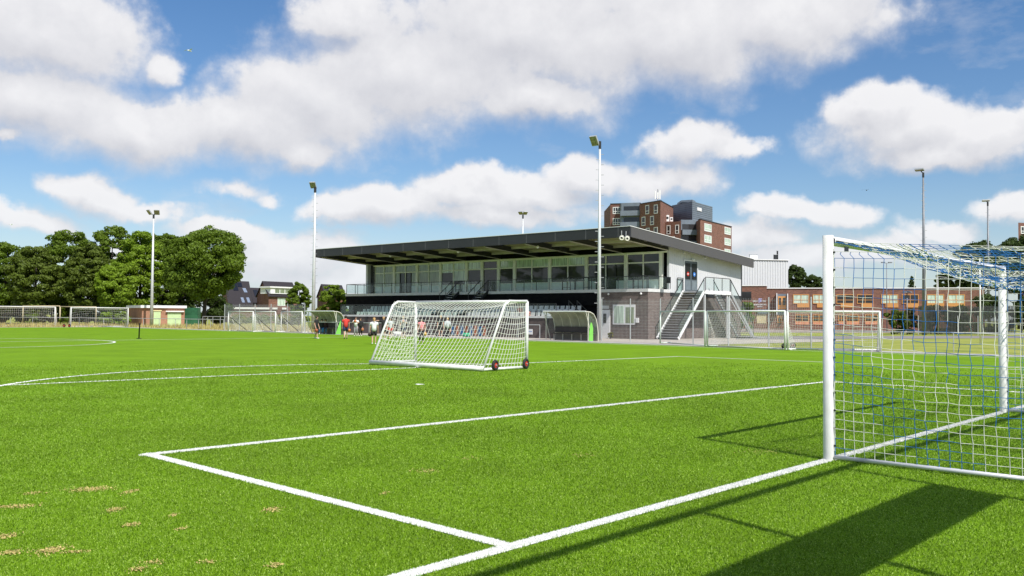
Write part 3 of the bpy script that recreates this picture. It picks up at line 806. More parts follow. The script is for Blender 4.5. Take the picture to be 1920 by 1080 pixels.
# ================================================================== CLUBHOUSE WITH GRANDSTAND
CO = Vector((10.2, 66.9)); CA = Vector((-.745, .667)); CB = Vector((.667, .745))
def A(a, b): return CO + CA * a + CB * b
def A3(a, b, z): p = A(a, b); return (p.x, p.y, z)
def cslab(mb, a0, a1, b0, b1, z0, z1, mi=0): return mb.slab([A(a0, b0), A(a1, b0), A(a1, b1), A(a0, b1)], z0, z1, mi)
brown = brick('brown_brick', (.085, .058, .05), (.155, .115, .10), (.27, .25, .235), 0)
redb = brick('red_brick', (.13, .048, .032), (.25, .10, .065), (.23, .18, .15), 0, .30, .10)
redd = brick('dark_red_brick', (.10, .035, .026), (.19, .065, .042), (.22, .17, .15), 0, .24, .08)
orb = brick('orange_brick', (.36, .15, .085), (.45, .2, .12), (.35, .28, .22), 0, .24, .08)
clad = mat('light_wall_cladding', (.60, .60, .62), .5, var=.05, vscale=.5)
soff = mat('ochre_roof_deck', (.36, .32, .20), .6, var=.2, vscale=1.5)
beam = mat('roof_beam_paint', (.52, .48, .42), .5, var=.1)
whitec = mat('white_coping', (.78, .78, .78), .5, var=.05)
slabm = mat('pale_concrete', (.62, .62, .61), .7, var=.08)
gd = glass('dark_window_glass', (.006, .006, .008), .035)
gb = glass('blind_window_glass', (.52, .64, .52), .05)
gc = glass('curtain_window_glass', (.24, .29, .18), .05)
ggs = mat('frosted_pale_panel', (.66, .76, .73), .25, var=.08)
cg = clear('balustrade_glass', (.94, .98, .97), .06)
club = thing('clubhouse', (CO.x, CO.y, 0), 0, 'long dark-roofed clubhouse with glazed upper floor over brown brick base', 'clubhouse')
AL = 36.5
mb = MB(); cslab(mb, .02, 4.6, .02, 14.6, 0, 3.55); mb.build('brick_base', brown, club)
mb = MB(); cslab(mb, 4.6, AL - .1, .35, 14.6, 0, 3.55); mb.build('lower_wall', black, club)
mb = MB(); cslab(mb, -.02, AL, -.05, 3.0, 3.56, 3.80); mb.build('balcony_slab', slabm, club)
mb = MB(); cslab(mb, 4.7, AL - .05, .04, .34, 2.55, 3.55); mb.build('dark_fascia_panel', black, club)
# upper floor body (white cladding on the side, grey strip under it)
RZ = lambda b: 8.12 - (b + 3.6) * (8.12 - 6.78) / 18.8       # top of the roof at depth b
def wallpoly(mb, b0, b1, a, t, z0, mi=0):
    p = [A(a, b0), A(a, b1), A(a + t, b1), A(a + t, b0)]
    mb.slab(p, z0, [RZ(b0) - .45, RZ(b1) - .45, RZ(b1) - .45, RZ(b0) - .45], mi)
mb = MB(); wallpoly(mb, 2.95, 14.6, 0, .2, 3.58)
for k in range(38):      # shallow standing seams
    b = 3.1 + k * .3
    p = [A(-.012, b), A(-.012, b + .02), A(0, b + .02), A(0, b)]; mb.slab(p, 3.6, RZ(b) - .5)
sw = mb.build('side_wall', clad, club)
mb = MB(); wallpoly(mb, 14.6, 14.72, -.03, .3, 3.4); mb.build('corner_trim', anthra, club)
mb = MB(); cslab(mb, -.01, .3, 3.1, 14.6, 3.32, 3.57); mb.build('base_flashing', anthra, club)
mb = MB(); cslab(mb, .2, AL - .3, 14.3, 14.6, 3.56, 6.4); wallpoly(mb, 2.6, 14.6, AL - .3, .3, 3.8); mb.build('rear_wall', clad, club)
mb = MB(); cslab(mb, .2, AL - .3, 3.55, 3.7, 3.80, 7.1); cslab(mb, .2, AL - .3, 3.15, 3.55, 6.7, 7.15); mb.build('inner_wall_with_shade', black, club)  # inner wall; the black band over the windows paints the ceiling's shadow
mb = MB(); cslab(mb, AL - .85, AL - .32, 3.0, 3.5, 3.8, 7.1); mb.build('end_panel', anthra, club)
# window front, positions read from the photo
wf = Face(A(.2, 3.1), A(AL - .3, 3.1))
ZS, ZT, ZH = 4.62, 5.98, 6.70
posts = [1240, 1174, 1100, 1031, 965, 935, 904, 875, 826, 782, 739, 701.5]
mb = MB()
for px in posts:
    s = wf.s_(px); wdt = .30 if px > 720 else .14
    wf.box(mb, s - wdt / 2, s + wdt / 2, 3.80, ZH, -.12, .10)
wf.box(mb, .0, wf.s_(701), ZH, ZH + .12, -.12, .12)
mb.build('mullions', cream, club)
fill = {0: ('dark', 'dark', 2), 1: ('dark', 'door', 2), 2: ('blind', 'dark', 2), 3: ('blind', 'dark', 2), 4: ('blind', 'dark', 1), 5: ('dark', 'opening', 1),
        6: ('blind', 'dark', 1), 7: ('blind', 'half', 2), 8: ('cur', 'cur', 2), 9: ('cur', 'door', 2), 10: ('cur', 'cur', 2)}
gm = dict(dark=gd, blind=gb, cur=gc)
for k in range(len(posts) - 1):
    s0, s1 = wf.s_(posts[k]) + .16, wf.s_(posts[k + 1]) - .16
    top, low, n = fill[k]
    w = MB()
    wf.box(w, s0, s1, ZT - .05, ZT + .05, -.05, .06)
    if low not in ('door', 'opening'): wf.box(w, s0, s1, ZS - .06, ZS, -.05, .08)
    if n == 2: wf.box(w, (s0 + s1) / 2 - .05, (s0 + s1) / 2 + .05, 3.82, ZH, -.05, .05)
    wf.box(w, s0, s1, ZH - .05, ZH, -.05, .06)
    wf.box(w, s0 - .03, s0 + .02, 3.82, ZH - .05, -.05, .045); wf.box(w, s1 - .02, s1 + .03, 3.82, ZH - .05, -.05, .045)
    win = w.build('window', cream, club)
    pw = (s1 - s0) / n
    for j in range(n):
        p = MB(); wf.box(p, s0 + j * pw + .05, s0 + (j + 1) * pw - .05, ZT + .05, ZH - .05, -.03, -.01); p.build('upper_pane', gm[top], win)
        if low in ('door', 'opening'):
            p = MB()
            if low == 'door':
                dx0, dx1 = (s0 + pw * .45, s0 + pw - .04) if j == 0 else (s0 + pw + .04, s0 + pw * 1.55)
                wf.box(p, dx0, dx1, 3.84, ZT - .06, -.04, -.01); p.build('door_glass', gd, win)
                f = MB(); wf.box(f, dx0 - .0, dx0 + .09, 3.82, ZT - .05, -.02, .04); wf.box(f, dx1 - .09, dx1, 3.82, ZT - .05, -.02, .04); wf.box(f, dx0 + .09, dx1 - .09, 3.82, 4.0, -.02, .04); f.build('door_frame', dark, win)
                q = MB(); e0, e1 = (s0, dx0 - .02) if j == 0 else (dx1 + .02, s1)
                wf.box(q, e0 + .04, e1 - .02, ZS, ZT - .06, -.03, -.01); q.build('lower_pane', gm[top] if top != 'blind' else gd, win)
                q = MB(); wf.box(q, e0, e1, 3.81, ZS - .01, -.04, .0); q.build('sill_panel', ggs, win)
            else:
                wf.box(p, s0 + .04, s1 - .04, 3.84, ZT - .06, -.06, -.03); p.build('door_glass', gd, win)
        elif low == 'half':
            zc = ZS + (.35 if j == 0 else 1.15)
            p = MB(); wf.box(p, s0 + j * pw + .05, s0 + (j + 1) * pw - .05, zc, ZT - .05, -.03, -.01); p.build('lower_pane', gb, win)
            p = MB(); wf.box(p, s0 + j * pw + .05, s0 + (j + 1) * pw - .05, ZS, zc, -.03, -.01); p.build('lower_pane', gd, win)
            q = MB(); wf.box(q, s0 + j * pw, s0 + (j + 1) * pw, 3.81, ZS - .07, -.04, .0); q.build('sill_panel', ggs, win)
        else:
            p = MB(); wf.box(p, s0 + j * pw + .05, s0 + (j + 1) * pw - .05, ZS, ZT - .05, -.03, -.01); p.build('lower_pane', gm[low], win)
            q = MB(); wf.box(q, s0 + j * pw, s0 + (j + 1) * pw, 3.81, ZS - .07, -.04, .0); q.build('sill_panel', ggs, win)
# roof
def roofpoly(mb, a0, a1, b0, b1, top, thick, mi=0):
    p = [A(a0, b0), A(a1, b0), A(a1, b1), A(a0, b1)]; z = [RZ(b0), RZ(b0), RZ(b1), RZ(b1)]
    mb.slab(p, [k + top - thick for k in z], [k + top for k in z], mi)
mb = MB(); roofpoly(mb, -.75, 36.85, -3.55, 15.15, -.10, .2); roof = mb.build('roof', anthra, club)
mb = MB(); roofpoly(mb, -.72, 36.8, -3.5, 15.1, -.31, .03)
for k in range(66): roofpoly(mb, -.72, 36.8, -3.45 + k * .1, -3.41 + k * .1, -.34, .035)
mb.build('roof_deck', soff, roof)
fj = mat('fascia_joint', (.16, .16, .17), .5)
mb = MB(); roofpoly(mb, -.86, 36.96, -3.67, -3.55, 0, .74); mb.build('front_fascia', anthra, roof)
mb = MB()
for k in range(13): a = -.86 + 2.92 * (k + .35); roofpoly(mb, a, a + .03, -3.676, -3.67, -.01, .72)
mb.build('fascia_joint', fj, roof)
anthra_lit = mat('sunlit_fascia_sheet', (.085, .08, .082), .5, var=.06, vscale=.5)  # paler anthracite; the sun on this side is put into the colour
mb = MB(); roofpoly(mb, -.87, -.75, -3.55, 15.27, 0, .74); mb.build('side_fascia', anthra_lit, roof)
mb = MB(); roofpoly(mb, 36.85, 36.96, -3.55, 15.27, 0, .74); mb.build('side_fascia', anthra, roof)
mb = MB(); roofpoly(mb, -.9, 36.99, -3.70, -3.60, .045, .04); roofpoly(mb, -.9, -.80, -3.6, 15.3, .045, .04); mb.build('roof_trim', whitec, roof)
for k in range(9):
    a = .15 + k * 4.45
    mb = MB(); roofpoly(mb, a - .04, a + .04, -3.5, 3.4, -.36, .42); mb.build('roof_beam', anthra, roof)
    mb = MB(); roofpoly(mb, a - .11, a + .11, -3.5, 3.4, -.785, .03); mb.build('beam_flange', beam, roof)
    if k < 8:
        mb = MB(); mb.bar(A3(a, -2.6, 7.25), A3(a + 1.6, -3.3, 7.7), .07, .07); mb.build('brace', beam, roof)
mb = MB(); roofpoly(mb, -.6, 36.7, -.4, -.28, -.36, .2); roofpoly(mb, -.6, 36.7, 1.9, 2.0, -.36, .2); mb.build('purlin', beam, roof)
for a in (9, 18, 27): mb = MB(); p = A(a, -2.2); mb.ball((p.x, p.y, 7.2), .13, 8); mb.build('ceiling_lamp', whitec, roof)
# two white horn loudspeakers under the front right corner
for px, dr in ((1165.5, 0), (1174, 1)):
    p = PT(px, 445 + dr, 63.6); sp_ = thing('horn_loudspeaker', p, 0, ('left' if not dr else 'right') + ' of the two round white horn loudspeakers under the roof corner', 'loudspeaker', 'horn loudspeakers under the roof corner')
    d = Vector((-.1 if not dr else .15, -1, -.15)).normalized()
    m = MB(); m.tube([p + d * .28, p + d * .27, p + d * .12, p - d * .1, p - d * .3], [.17, .16, .10, .05, .05], 18); m.build('horn', cream, sp_, smooth=True)
    m = MB(); m.disc(p + d * .283, d, .075, .02, 14); m.ring(p + d * .28, d, .16, .018, 20, 6, 1); m.build('mouth', [dark, cream], sp_)
    m = MB(); m.bar(p - d * .1, p + Vector((0, .1, .5)), .04, .04); m.build('bracket', galv, sp_)
# balcony balustrade
def balustrade(pts, z, h, name, step, parent, zf=None, gl=cg, posts_=True, rail=dark):
    """glass panels between dark posts along a polyline of plan points; z may rise"""
    for k in range(len(pts) - 1):
        P, Q = Vector(pts[k]), Vector(pts[k + 1]); L_ = (Q.xy - P.xy).length; n = max(1, round(L_ / step))
        mb = MB(); mb.bar(P + Vector((0, 0, h)), Q + Vector((0, 0, h)), .06, .05); mb.build('handrail', rail, parent)
        for i in range(n + 1):
            if k and i == 0: continue
            c = P.lerp(Q, i / n); m = MB(); m.bar(c, c + Vector((0, 0, h)), .05, .05); m.build('rail_post', rail, parent)
        m = MB(); g0 = P + Vector((0, 0, h * .52)); g1 = Q + Vector((0, 0, h * .52))
        d = (Q - P).normalized(); w = Vector((-d.y, d.x, 0)).normalized() * .006; u = Vector((0, 0, h * .42))
        m.hexa([g0 - w - u, g1 - w - u, g1 + w - u, g0 + w - u], [g0 - w + u, g1 - w + u, g1 + w + u, g0 + w + u]); m.build('glass_panel', gl, parent)
bal = [Vector(A3(.03, 3.0, 3.8)), Vector(A3(.03, .05, 3.8))]
sf = Face(A(0, 0), A(36.5, 0))
gaps = [(sf.s_(915), sf.s_(903)), (sf.s_(862), sf.s_(848))]
balustrade([bal[0], bal[1], Vector(A3(gaps[0][0], .05, 3.8))], 0, .95, '', 1.42, club)
balustrade([Vector(A3(gaps[0][1], .05, 3.8)), Vector(A3(gaps[1][0], .05, 3.8))], 0, .95, '', 1.42, club)
balustrade([Vector(A3(gaps[1][1], .05, 3.8)), Vector(A3(AL - .1, .05, 3.8)), Vector(A3(AL - .1, 2.9, 3.8))], 0, .95, '', 1.42, club)
# dark tables and chairs on the balcony
def bistro(a, b, lab, kind):
    p = A(a, b); t = thing('bar_table' if kind else 'chair', (p.x, p.y, 3.8), math.atan2(-CA.y, -CA.x), lab, 'table' if kind else 'chair', 'dark furniture on the balcony')
    if kind:
        MB().box(-.45, .45, -.35, .35, 1.0, 1.05).build('table_top', dark, t, True)
        for x in (-.4, .4):
            for y in (-.3, .3): MB().box(x - .025, x + .025, y - .025, y + .025, 0, 1.0).build('leg', dark, t, True)
        MB().box(-.375, .375, -.32, -.28, .2, .24).build('footrest', dark, t, True)
    else:
        MB().box(-.2, .2, -.2, .2, .44, .48).build('seat', dark, t, True); MB().box(-.2, .2, .17, .2, .48, .92).build('backrest', dark, t, True)
        for x in (-.18, .18):
            for y in (-.18, .18): MB().box(x - .015, x + .015, y - .015, y + .015, 0, .44).build('leg', dark, t, True)
for px, lab in ((850, 'tall dark table on the balcony at the left steel steps'), (1052, 'left tall dark table of the two side by side in front of the wide windows'), (1092, 'right tall dark table beside the glass door, left of the light mast'), (1187, 'tall dark table on the balcony right of the light mast')):
    bistro(sf.s_(px), 1.0, lab, 1)
bistro(sf.s_(1228), 1.7, 'dark chair at the right end of the balcony', 0)
# small steel flights from the balcony down to the seats
def flight(P, Q, width, n, name, parent, sm, tm, glassy=False, rail=True, hw=None):
    """open-tread flight from P (bottom centre) to Q (top centre)"""
    P = Vector(P); Q = Vector(Q); h = Vector((Q.x - P.x, Q.y - P.y, 0)).normalized(); w = Vector((-h.y, h.x, 0))
    for s in (-1, 1):
        mb = MB(); mb.bar(P + w * s * width / 2, Q + w * s * width / 2, .05, .24); mb.build('stringer', sm, parent)
    for i in range(n):
        c = P.lerp(Q, (i + .6) / n); m = MB(); e = w * (width / 2 - .03); f = h * .13
        m.hexa([c - e - f - Vector((0, 0, .04)), c + e - f - Vector((0, 0, .04)), c + e + f - Vector((0, 0, .04)), c - e + f - Vector((0, 0, .04))], [c - e - f, c + e - f, c + e + f, c - e + f]); m.build('step', tm, parent)
    if rail:
        for s in (-1, 1):
            o = w * s * (width / 2 + .02); z = Vector((0, 0, 1.0))
            mb = MB(); mb.bar(P + o + z, Q + o + z, .05, .05); mb.build('handrail', dark, parent)
            for f in (0.02, .5, .98):
                c = P.lerp(Q, f) + o; m = MB(); m.bar(c, c + z, .045, .045); m.build('rail_post', dark, parent)
            if glassy:
                m = MB(); q = Vector(w) * .006; lo = Vector((0, 0, .16)); hi = Vector((0, 0, .92))
                m.hexa([P + o - q + lo, Q + o - q + lo, Q + o + q + lo, P + o + q + lo], [P + o - q + hi, Q + o - q + hi, Q + o + q + hi, P + o + q + hi]); m.build('glass_panel', cg, parent)
for g, lab in ((gaps[0], 'dark steel steps from balcony to seats, the right one of the pair'), (gaps[1], 'dark steel steps from balcony to seats, the left one beside the tall table')):
    a = (g[0] + g[1]) / 2; p = A(a, -1.6); st = thing('steel_steps', (p.x, p.y, 2.6), 0, lab, 'steps', 'steel steps from balcony to seats')
    flight(A3(a, -1.6, 2.55), A3(a, -.05, 3.78), .9, 6, '', st, dark, galv)
# side door with stickers, lamps
fd = Face(A(-.001, 3), A(-.001, 15))
d0, d1 = fd.s_(1282.5), fd.s_(1306.5)
mb = MB(); fd.box(mb, d0, d1, 3.70, 6.15, .0, .05); dr_ = mb.build('side_door', mat('grey_door_frame', (.10, .12, .135), .5), club)
hw = (d1 - d0) / 2
for j in (0, 1):
    a0, a1 = d0 + j * hw + .10, d0 + (j + 1) * hw - .10
    mb = MB(); fd.box(mb, a0, a1, 4.7, 5.98, .052, .06); mb.build('door_pane', gd, dr_)
    mb = MB(); fd.box(mb, a0, a1, 3.85, 4.6, .052, .07); mb.build('door_panel', mat('door_panel_grey', (.16, .19, .21), .5), dr_)
    mb = MB(); c = fd.at((a0 + a1) / 2, .075); mb.disc((c.x, c.y, 5.12), (fd.n.x, fd.n.y, 0), .17, .01, 20)
    s_ = mb.build('round_sticker', [red_m, mat('blue_sticker', (.05, .22, .65), .4)][j], dr_)
    mb = MB(); k = hw / 2 - .1
    if j == 0: fd.box(mb, (a0 + a1) / 2 - .12, (a0 + a1) / 2 + .12, 5.09, 5.15, .081, .084)
    else: mb.disc((c.x, c.y - .012, 5.12), (fd.n.x, fd.n.y, 0), .05, .008, 12)
    mb.build('sticker_mark', whitec, s_)
mb = MB(); fd.box(mb, d0 - .08, d0, 3.7, 6.22, .0, .08); fd.box(mb, d1, d1 + .08, 3.7, 6.22, .0, .08); fd.box(mb, d0 - .08, d1 + .08, 6.155, 6.24, .0, .085); mb.build('door_surround', whitec, dr_)
for px, py, s in ((1280, 474, .10), (1297, 487, .15), (1320, 484, .10)):
    t = fd.s_(px); z = fd.z_(px, py); c = fd.at(t, .14)
    mb = MB(); mb.ball((c.x, c.y, z), s, 10, 0, (1, 1, .7)); fd.box(mb, t - .05, t + .05, z, z + .12, 0, .1); mb.build('wall_lamp', whitec, club)
for px in (1142, 1203):
    c = A(sf.s_(px), -.0); mb = MB(); mb.ball((c.x - .05, c.y - .06, 3.42), .09, 8); mb.build('wall_lamp', whitec, club)
# ground floor window and door in the brick wall
bf = Face(A(0, 0.02), A(4.6, .02))
def wbox(fc, px0, px1, py0, py1, out0, out1, m_, nm, par):
    s0, s1 = sorted((fc.s_(px0), fc.s_(px1))); pm = (px0 + px1) / 2; z0, z1 = fc.z_(pm, py1), fc.z_(pm, py0)
    b = MB(); fc.box(b, s0, s1, z0, z1, out0, out1); return b.build(nm, m_, par)
w = wbox(bf, 1150, 1191.5, 571, 608.5, 0, .05, whitec, 'window', club)
wbox(bf, 1152.5, 1170.5, 574, 606, .051, .06, gb, 'pane', w); wbox(bf, 1174, 1189.5, 576, 606, .051, .06, gc, 'pane', w)
wbox(bf, 1193, 1198.5, 596, 605, 0, .08, whitec, 'meter_box', club)
w = wbox(bf, 1129, 1144.5, 581, 635, 0, .06, whitec, 'door', club); wbox(bf, 1132.5, 1138, 588, 606, .061, .07, gd, 'door_pane', w)
wbox(bf, 1130, 1142, 573, 579, 0, .05, slabm, 'vent_grille', club)

# ------------------------------------------------------------------ grandstand with seats
plb = brick('plinth_brick', (.075, .058, .055), (.12, .09, .085), (.14, .125, .12), 0)
p0 = A(5.2, -4.4); stand = thing('grandstand', (p0.x, p0.y, 0), 0, 'low brick grandstand with three rows of seats under the clubhouse roof', 'grandstand')
SA0, SA1 = 5.2, 31.5
mb = MB(); cslab(mb, SA0, SA1, -4.4, -4.3, 0, 1.52); cslab(mb, SA0, SA0 + .1, -4.3, .3, 0, 1.3); mb.build('brick_plinth', plb, stand)
mb = MB(); cslab(mb, SA0 - .05, SA1 + .05, -4.46, -4.28, 1.52, 1.68); mb.build('front_walkway', slabm, stand)
for k in range(3):
    mb = MB(); cslab(mb, SA0, SA1, -3.2 + k * .85, -3.2 + (k + 1) * .85 if k < 2 else .03, 0, .90 + .27 * (k + 1)); mb.build('terrace_step', mat('dark_concrete', (.10, .10, .10), .9), stand)
balustrade([Vector(A3(SA0 + .1, -4.38, 1.66)), Vector(A3(SA1, -4.38, 1.66)), Vector(A3(SA1, -2.9, 1.66))], 0, .95, '', 1.9, stand, gl=clear('stand_glass', (.94, .97, .96), .05))
mb = MB()
for k in range(14):
    a = SA0 + .9 + k * 1.95; c = A3(a, -4.5, 1.5); mb = MB(); mb.hexa([A3(a - .04, -4.42, .95), A3(a + .04, -4.42, .95), A3(a + .04, -4.41, .95), A3(a - .04, -4.41, .95)], [A3(a - .09, -4.8, 1.5), A3(a + .09, -4.8, 1.5), A3(a + .09, -4.41, 1.5), A3(a - .09, -4.41, 1.5)]); mb.build('bracket', dark, stand)
seat_g = mat('pale_green_seat', (.42, .50, .44), .45, var=.1, vscale=6); seat_w = mat('pale_grey_seat', (.55, .56, .54), .45, var=.1, vscale=6)
def seat_proto(m_, lab):
    s = thing('stand_seat', (0, 0, 0), 0, lab, 'seat', 'seats in the grandstand rows')
    b = MB(); b.hexa([(-.20, -.2, .40), (.20, -.2, .40), (.20, .18, .37), (-.20, .18, .37)], [(-.20, -.2, .44), (.20, -.2, .44), (.20, .18, .41), (-.20, .18, .41)])
    b.hexa([(-.19, .16, .41), (.19, .16, .41), (.19, .20, .41), (-.19, .20, .41)], [(-.2, .24, .80), (.2, .24, .80), (.2, .28, .80), (-.2, .28, .80)])
    b.build('shell', m_, s, True); b = MB(); b.box(-.03, .03, -.03, .12, -.02, .38); b.build('foot', dark, s, True); return s
cangle = math.atan2(-CA.y, -CA.x)
SG = seat_proto(seat_g, 'pale green plastic seat in the rows left of the white goal post'); SW = seat_proto(seat_w, 'pale grey plastic seat in the rows right of the white goal post')
cnt = [0, 0]
for row in range(3):
    nn = 47
    for k in range(nn):
        a = SA0 + .6 + k * .55
        if any(g[0] - .2 < a < g[1] + .2 for g in gaps): continue
        green = a > 17.5
        p = A(a + (.12 if row % 2 else 0), -2.85 + row * .85); z = .90 + .27 * (row + 1)
        src = SG if green else SW; i = 0 if green else 1
        if cnt[i] == 0: src.location = (p.x, p.y, z); src.rotation_euler = (0, 0, cangle)
        else: dup(src, (p.x, p.y, z), cangle)
        cnt[i] += 1
# steel steps at the right end of the stand
q = A(4.9, -4.2); st = thing('steel_steps', (q.x, q.y, 0), 0, 'dark steel steps beside the light mast up to the end of the seat rows', 'steps')
flight(A3(3.3, -2.0, .1), A3(5.6, -2.0, 1.9), 1.0, 8, '', st, dark, galv)
# signs and panels on the plinth wall
pf = Face(A(SA0, -4.4), A(SA1, -4.4))
sg = thing('wall_sign', (A(7, -4.4).x, A(7, -4.4).y, 0), 0, 'small square white sign low on the grandstand wall', 'sign')
wbox(pf, 990, 999.5, 617, 627, .01, .04, whitec, 'plate', sg); b_ = wbox(pf, 990.8, 998.7, 621, 622, .041, .045, mat('sign_blue', (.1, .2, .5), .5), 'stripe', sg)
pb = [mat('blue_board', (.03, .13, .30), .5), mat('rust_board', (.42, .13, .06), .6)]
for k, px in enumerate((852, 860.5, 869, 877.5, 886, 894.5, 903, 911.5)):
    s = pf.s_(px); p = pf.at(s, .25); t = thing('board', (p.x, p.y, 0), 0, ('blue' if k % 2 == 0 else 'rust red') + ' upright board against the grandstand wall, ' + ('first', 'second', 'third', 'fourth', 'fifth', 'sixth', 'seventh', 'eighth')[k] + ' from the left of the row', 'board', 'boards against the grandstand wall')
    b = MB(); pf.box(b, s - .16, s + .16, .06, .80 + .03 * (k % 3), .10, .14); b.build('panel', pb[k % 2], t)
    b = MB(); pf.box(b, s - .18, s - .16, .0, .86, .09, .15); pf.box(b, s + .16, s + .18, .0, .86, .09, .15); b.build('frame', galv, t)

# ------------------------------------------------------------------ steel staircase at the side of the clubhouse
q = A(-1.1, 1.0); sc = thing('steel_staircase', (q.x, q.y, 0), 0, 'double-flight steel staircase with glass balustrade up to the side door', 'staircase')
w_s = 1.85
flight(A3(-1.1, .95, .05), A3(-1.1, 4.75, 3.72), w_s, 19, '', sc, whitec, galv, True)
flight(A3(-1.3, 12.9, .05), A3(-1.3, 8.85, 3.72), 1.5, 18, '', sc, galv, galv, True)
mb = MB(); cslab(mb, -2.06, -.06, 4.75, 8.85, 3.62, 3.74); mb.build('landing', galv, sc)
mb = MB(); cslab(mb, -2.12, -2.06, 4.75, 8.85, 3.50, 3.76); mb.build('landing_edge', whitec, sc)
for b in (4.85, 8.4, 8.75):
    mb = MB(); cslab(mb, -2.05, -1.93, b - .06, b + .06, 0, 3.6); mb.build('post', polew, sc)
mb = MB(); mb.bar(A3(-2.0, 8.8, 3.3), A3(-2.0, 12.6, .1), .06, .06); mb.build('brace', polew, sc)
balustrade([Vector(A3(-2.05, 4.9, 3.74)), Vector(A3(-2.05, 8.8, 3.74))], 0, 1.05, '', 1.3, sc)
balustrade([Vector(A3(-.1, 4.0, 3.75)), Vector(A3(-.1, 4.8, 3.75))], 0, 1.0, '', 1.3, sc)
mb = MB(); cslab(mb, -2.4, .0, 12.9, 14.2, .0, .06); mb.build('foot_plate', galv, sc)

# ================================================================== FENCES, MASTS, DUGOUTS
def mesh_fence(pts, h, label, step=2.55, z0=.0, dv=.10, dh=.20, r=.0035, group=None, pw=.06):
    root = thing('wire_fence', (pts[0].x, pts[0].y, 0), 0, label, 'fence', group)
    A_, B_ = [], []
    for k in range(len(pts) - 1):
        P, Q = pts[k], pts[k + 1]; L_ = (Q - P).length; n = max(1, round(L_ / step))
        for i in range(n + 1):
            if k and i == 0: continue
            c = P.lerp(Q, i / n); b = MB(); b.box(c.x - pw / 2, c.x + pw / 2, c.y - pw / 2, c.y + pw / 2, 0, h + .06); b.build('post', galv, root)
        for i in range(int(L_ / dv) + 1):
            c = P.lerp(Q, min(1, i * dv / L_)); A_.append((c.x, c.y, .05)); B_.append((c.x, c.y, h))
        z = .05
        while z <= h + .01: A_.append((P.x, P.y, z)); B_.append((Q.x, Q.y, z)); z += dh
    off = np.array([pts[0].x, pts[0].y, 0])
    A_ = np.array(A_, float) - off; B_ = np.array(B_, float) - off
    cords(A_, B_, np.zeros(len(A_), int), r, 'wire_mesh', [galv], root)
    return root
def rail_fence(pts, h, label, step=2.5, r=.03, base=False):
    root = thing('rail_fence', (pts[0].x, pts[0].y, 0), 0, label, 'fence')
    for k in range(len(pts) - 1):
        P, Q = pts[k], pts[k + 1]; L_ = (Q - P).length; n = max(1, round(L_ / step))
        for i in range(n + 1):
            if k and i == 0: continue
            c = P.lerp(Q, i / n); MB().tube([(c.x, c.y, 0), (c.x, c.y, h)], r * .9, 6).build('post', galv, root)
        MB().tube([(P.x, P.y, h), (Q.x, Q.y, h)], r, 8).build('rail', galv, root)
    return root
F0 = G(1128, 640.5); F1 = G(1238, 643.5); F2 = G(1366, 648.5); F3 = G(1521, 652.5)
mesh_fence([F0, F1, F2, F3], 2.78, 'high galvanised wire fence in front of the staircase and brick corner')
rail_fence([F3, G(1600, 655), G(1690, 658.3), G(1788, 660.5), G(1960, 664)], .98, 'low grey tube fence along the pitch seen through the big goal net', 2.6)
rail_fence([G(572, 625.5), G(692, 629), G(808, 631.3), G(882, 632.8), G(971, 634.2), G(1012, 635.2)], 1.02, 'low tube fence between the pitch and the grandstand', 3.4)
L0 = G(422, 619.6); L1 = G(572, 623.8)
mesh_fence([YP(422, 92), YP(572, 84)], 2.62, 'high wire fence left of the dugout in front of the houses', dv=.12, r=.005, step=2.4)
rail_fence([YP(-60, 114.5), YP(104, 113), YP(242, 111), YP(330, 105), YP(420, 97)], 1.05, 'low pale tube fence along the far end of the pitch', 3.0, .035)
rail_fence([YP(381, 106), YP(400, 105), YP(428, 104)], 1.35, 'short double tube barrier under the big tree', 1.0, .035)

def mast(loc, h, lamps, label, group=None, pegs=(2.6, 13.3), r0=.14, r1=.07, m_=polew, face=(0, -1)):
    root = thing('floodlight_mast', loc, 0, label, 'floodlight', group)
    MB().tube([(0, 0, 0), (0, 0, h * .45), (0, 0, h)], [r0, (r0 + r1) / 2, r1], 10).build('mast_pole', m_, root, True, True)
    if pegs:
        z = pegs[0]; k = 0
        while z < pegs[1]:
            s = 1 if k % 2 else -1; rr = r0 + (r1 - r0) * z / h
            b = MB(); b.bar((s * rr * .7, 0, z), (s * (rr + .20), -.05, z), .035, .035); b.build('climbing_peg', galv, root, True); z += .36; k += 1
    MB().tube([(0, 0, h - .4), (0, 0, h + .12)], r1 + .03, 8).build('mast_head', dark, root, True)
    for (dx, dz, w, l, az, tilt) in lamps:
        c = Vector((dx, -.1, h + dz)); d = Vector((math.sin(az), -math.cos(az), 0)); s = Vector((d.y, -d.x, 0)) * -1
        n = (d * math.sin(tilt) + Vector((0, 0, -math.cos(tilt)))).normalized(); t = s.cross(n).normalized()
        b = MB(); b.hexa([c + (s * i * w / 2 + t * j * l / 2) + n * .02 for i, j in ((-1, -1), (1, -1), (1, 1), (-1, 1))], [c + (s * i * w / 2 + t * j * l / 2) - n * .12 for i, j in ((-1, -1), (1, -1), (1, 1), (-1, 1))])
        hd = b.build('lamp_housing', galv, root, True)
        b = MB(); b.hexa([c + (s * i * w * .44 + t * j * l * .44) + n * .035 for i, j in ((-1, -1), (1, -1), (1, 1), (-1, 1))], [c + (s * i * w * .44 + t * j * l * .44) + n * .021 for i, j in ((-1, -1), (1, -1), (1, 1), (-1, 1))])
        b.build('lamp_glass', mat('lamp_glass', (.26, .24, .17), .2, .1, var=.5, vscale=9), hd, True)
        b = MB(); b.bar((0, 0, h), c - n * .1, .07, .07); b.build('lamp_arm', dark, root, True)
    return root
p = G(1123, 638.3); mast(p, 13.85, [(-.42, .12, .55, .75, R(-35), R(52))], 'tall white floodlight mast with climbing pegs in front of the clubhouse', r0=.15, r1=.07)
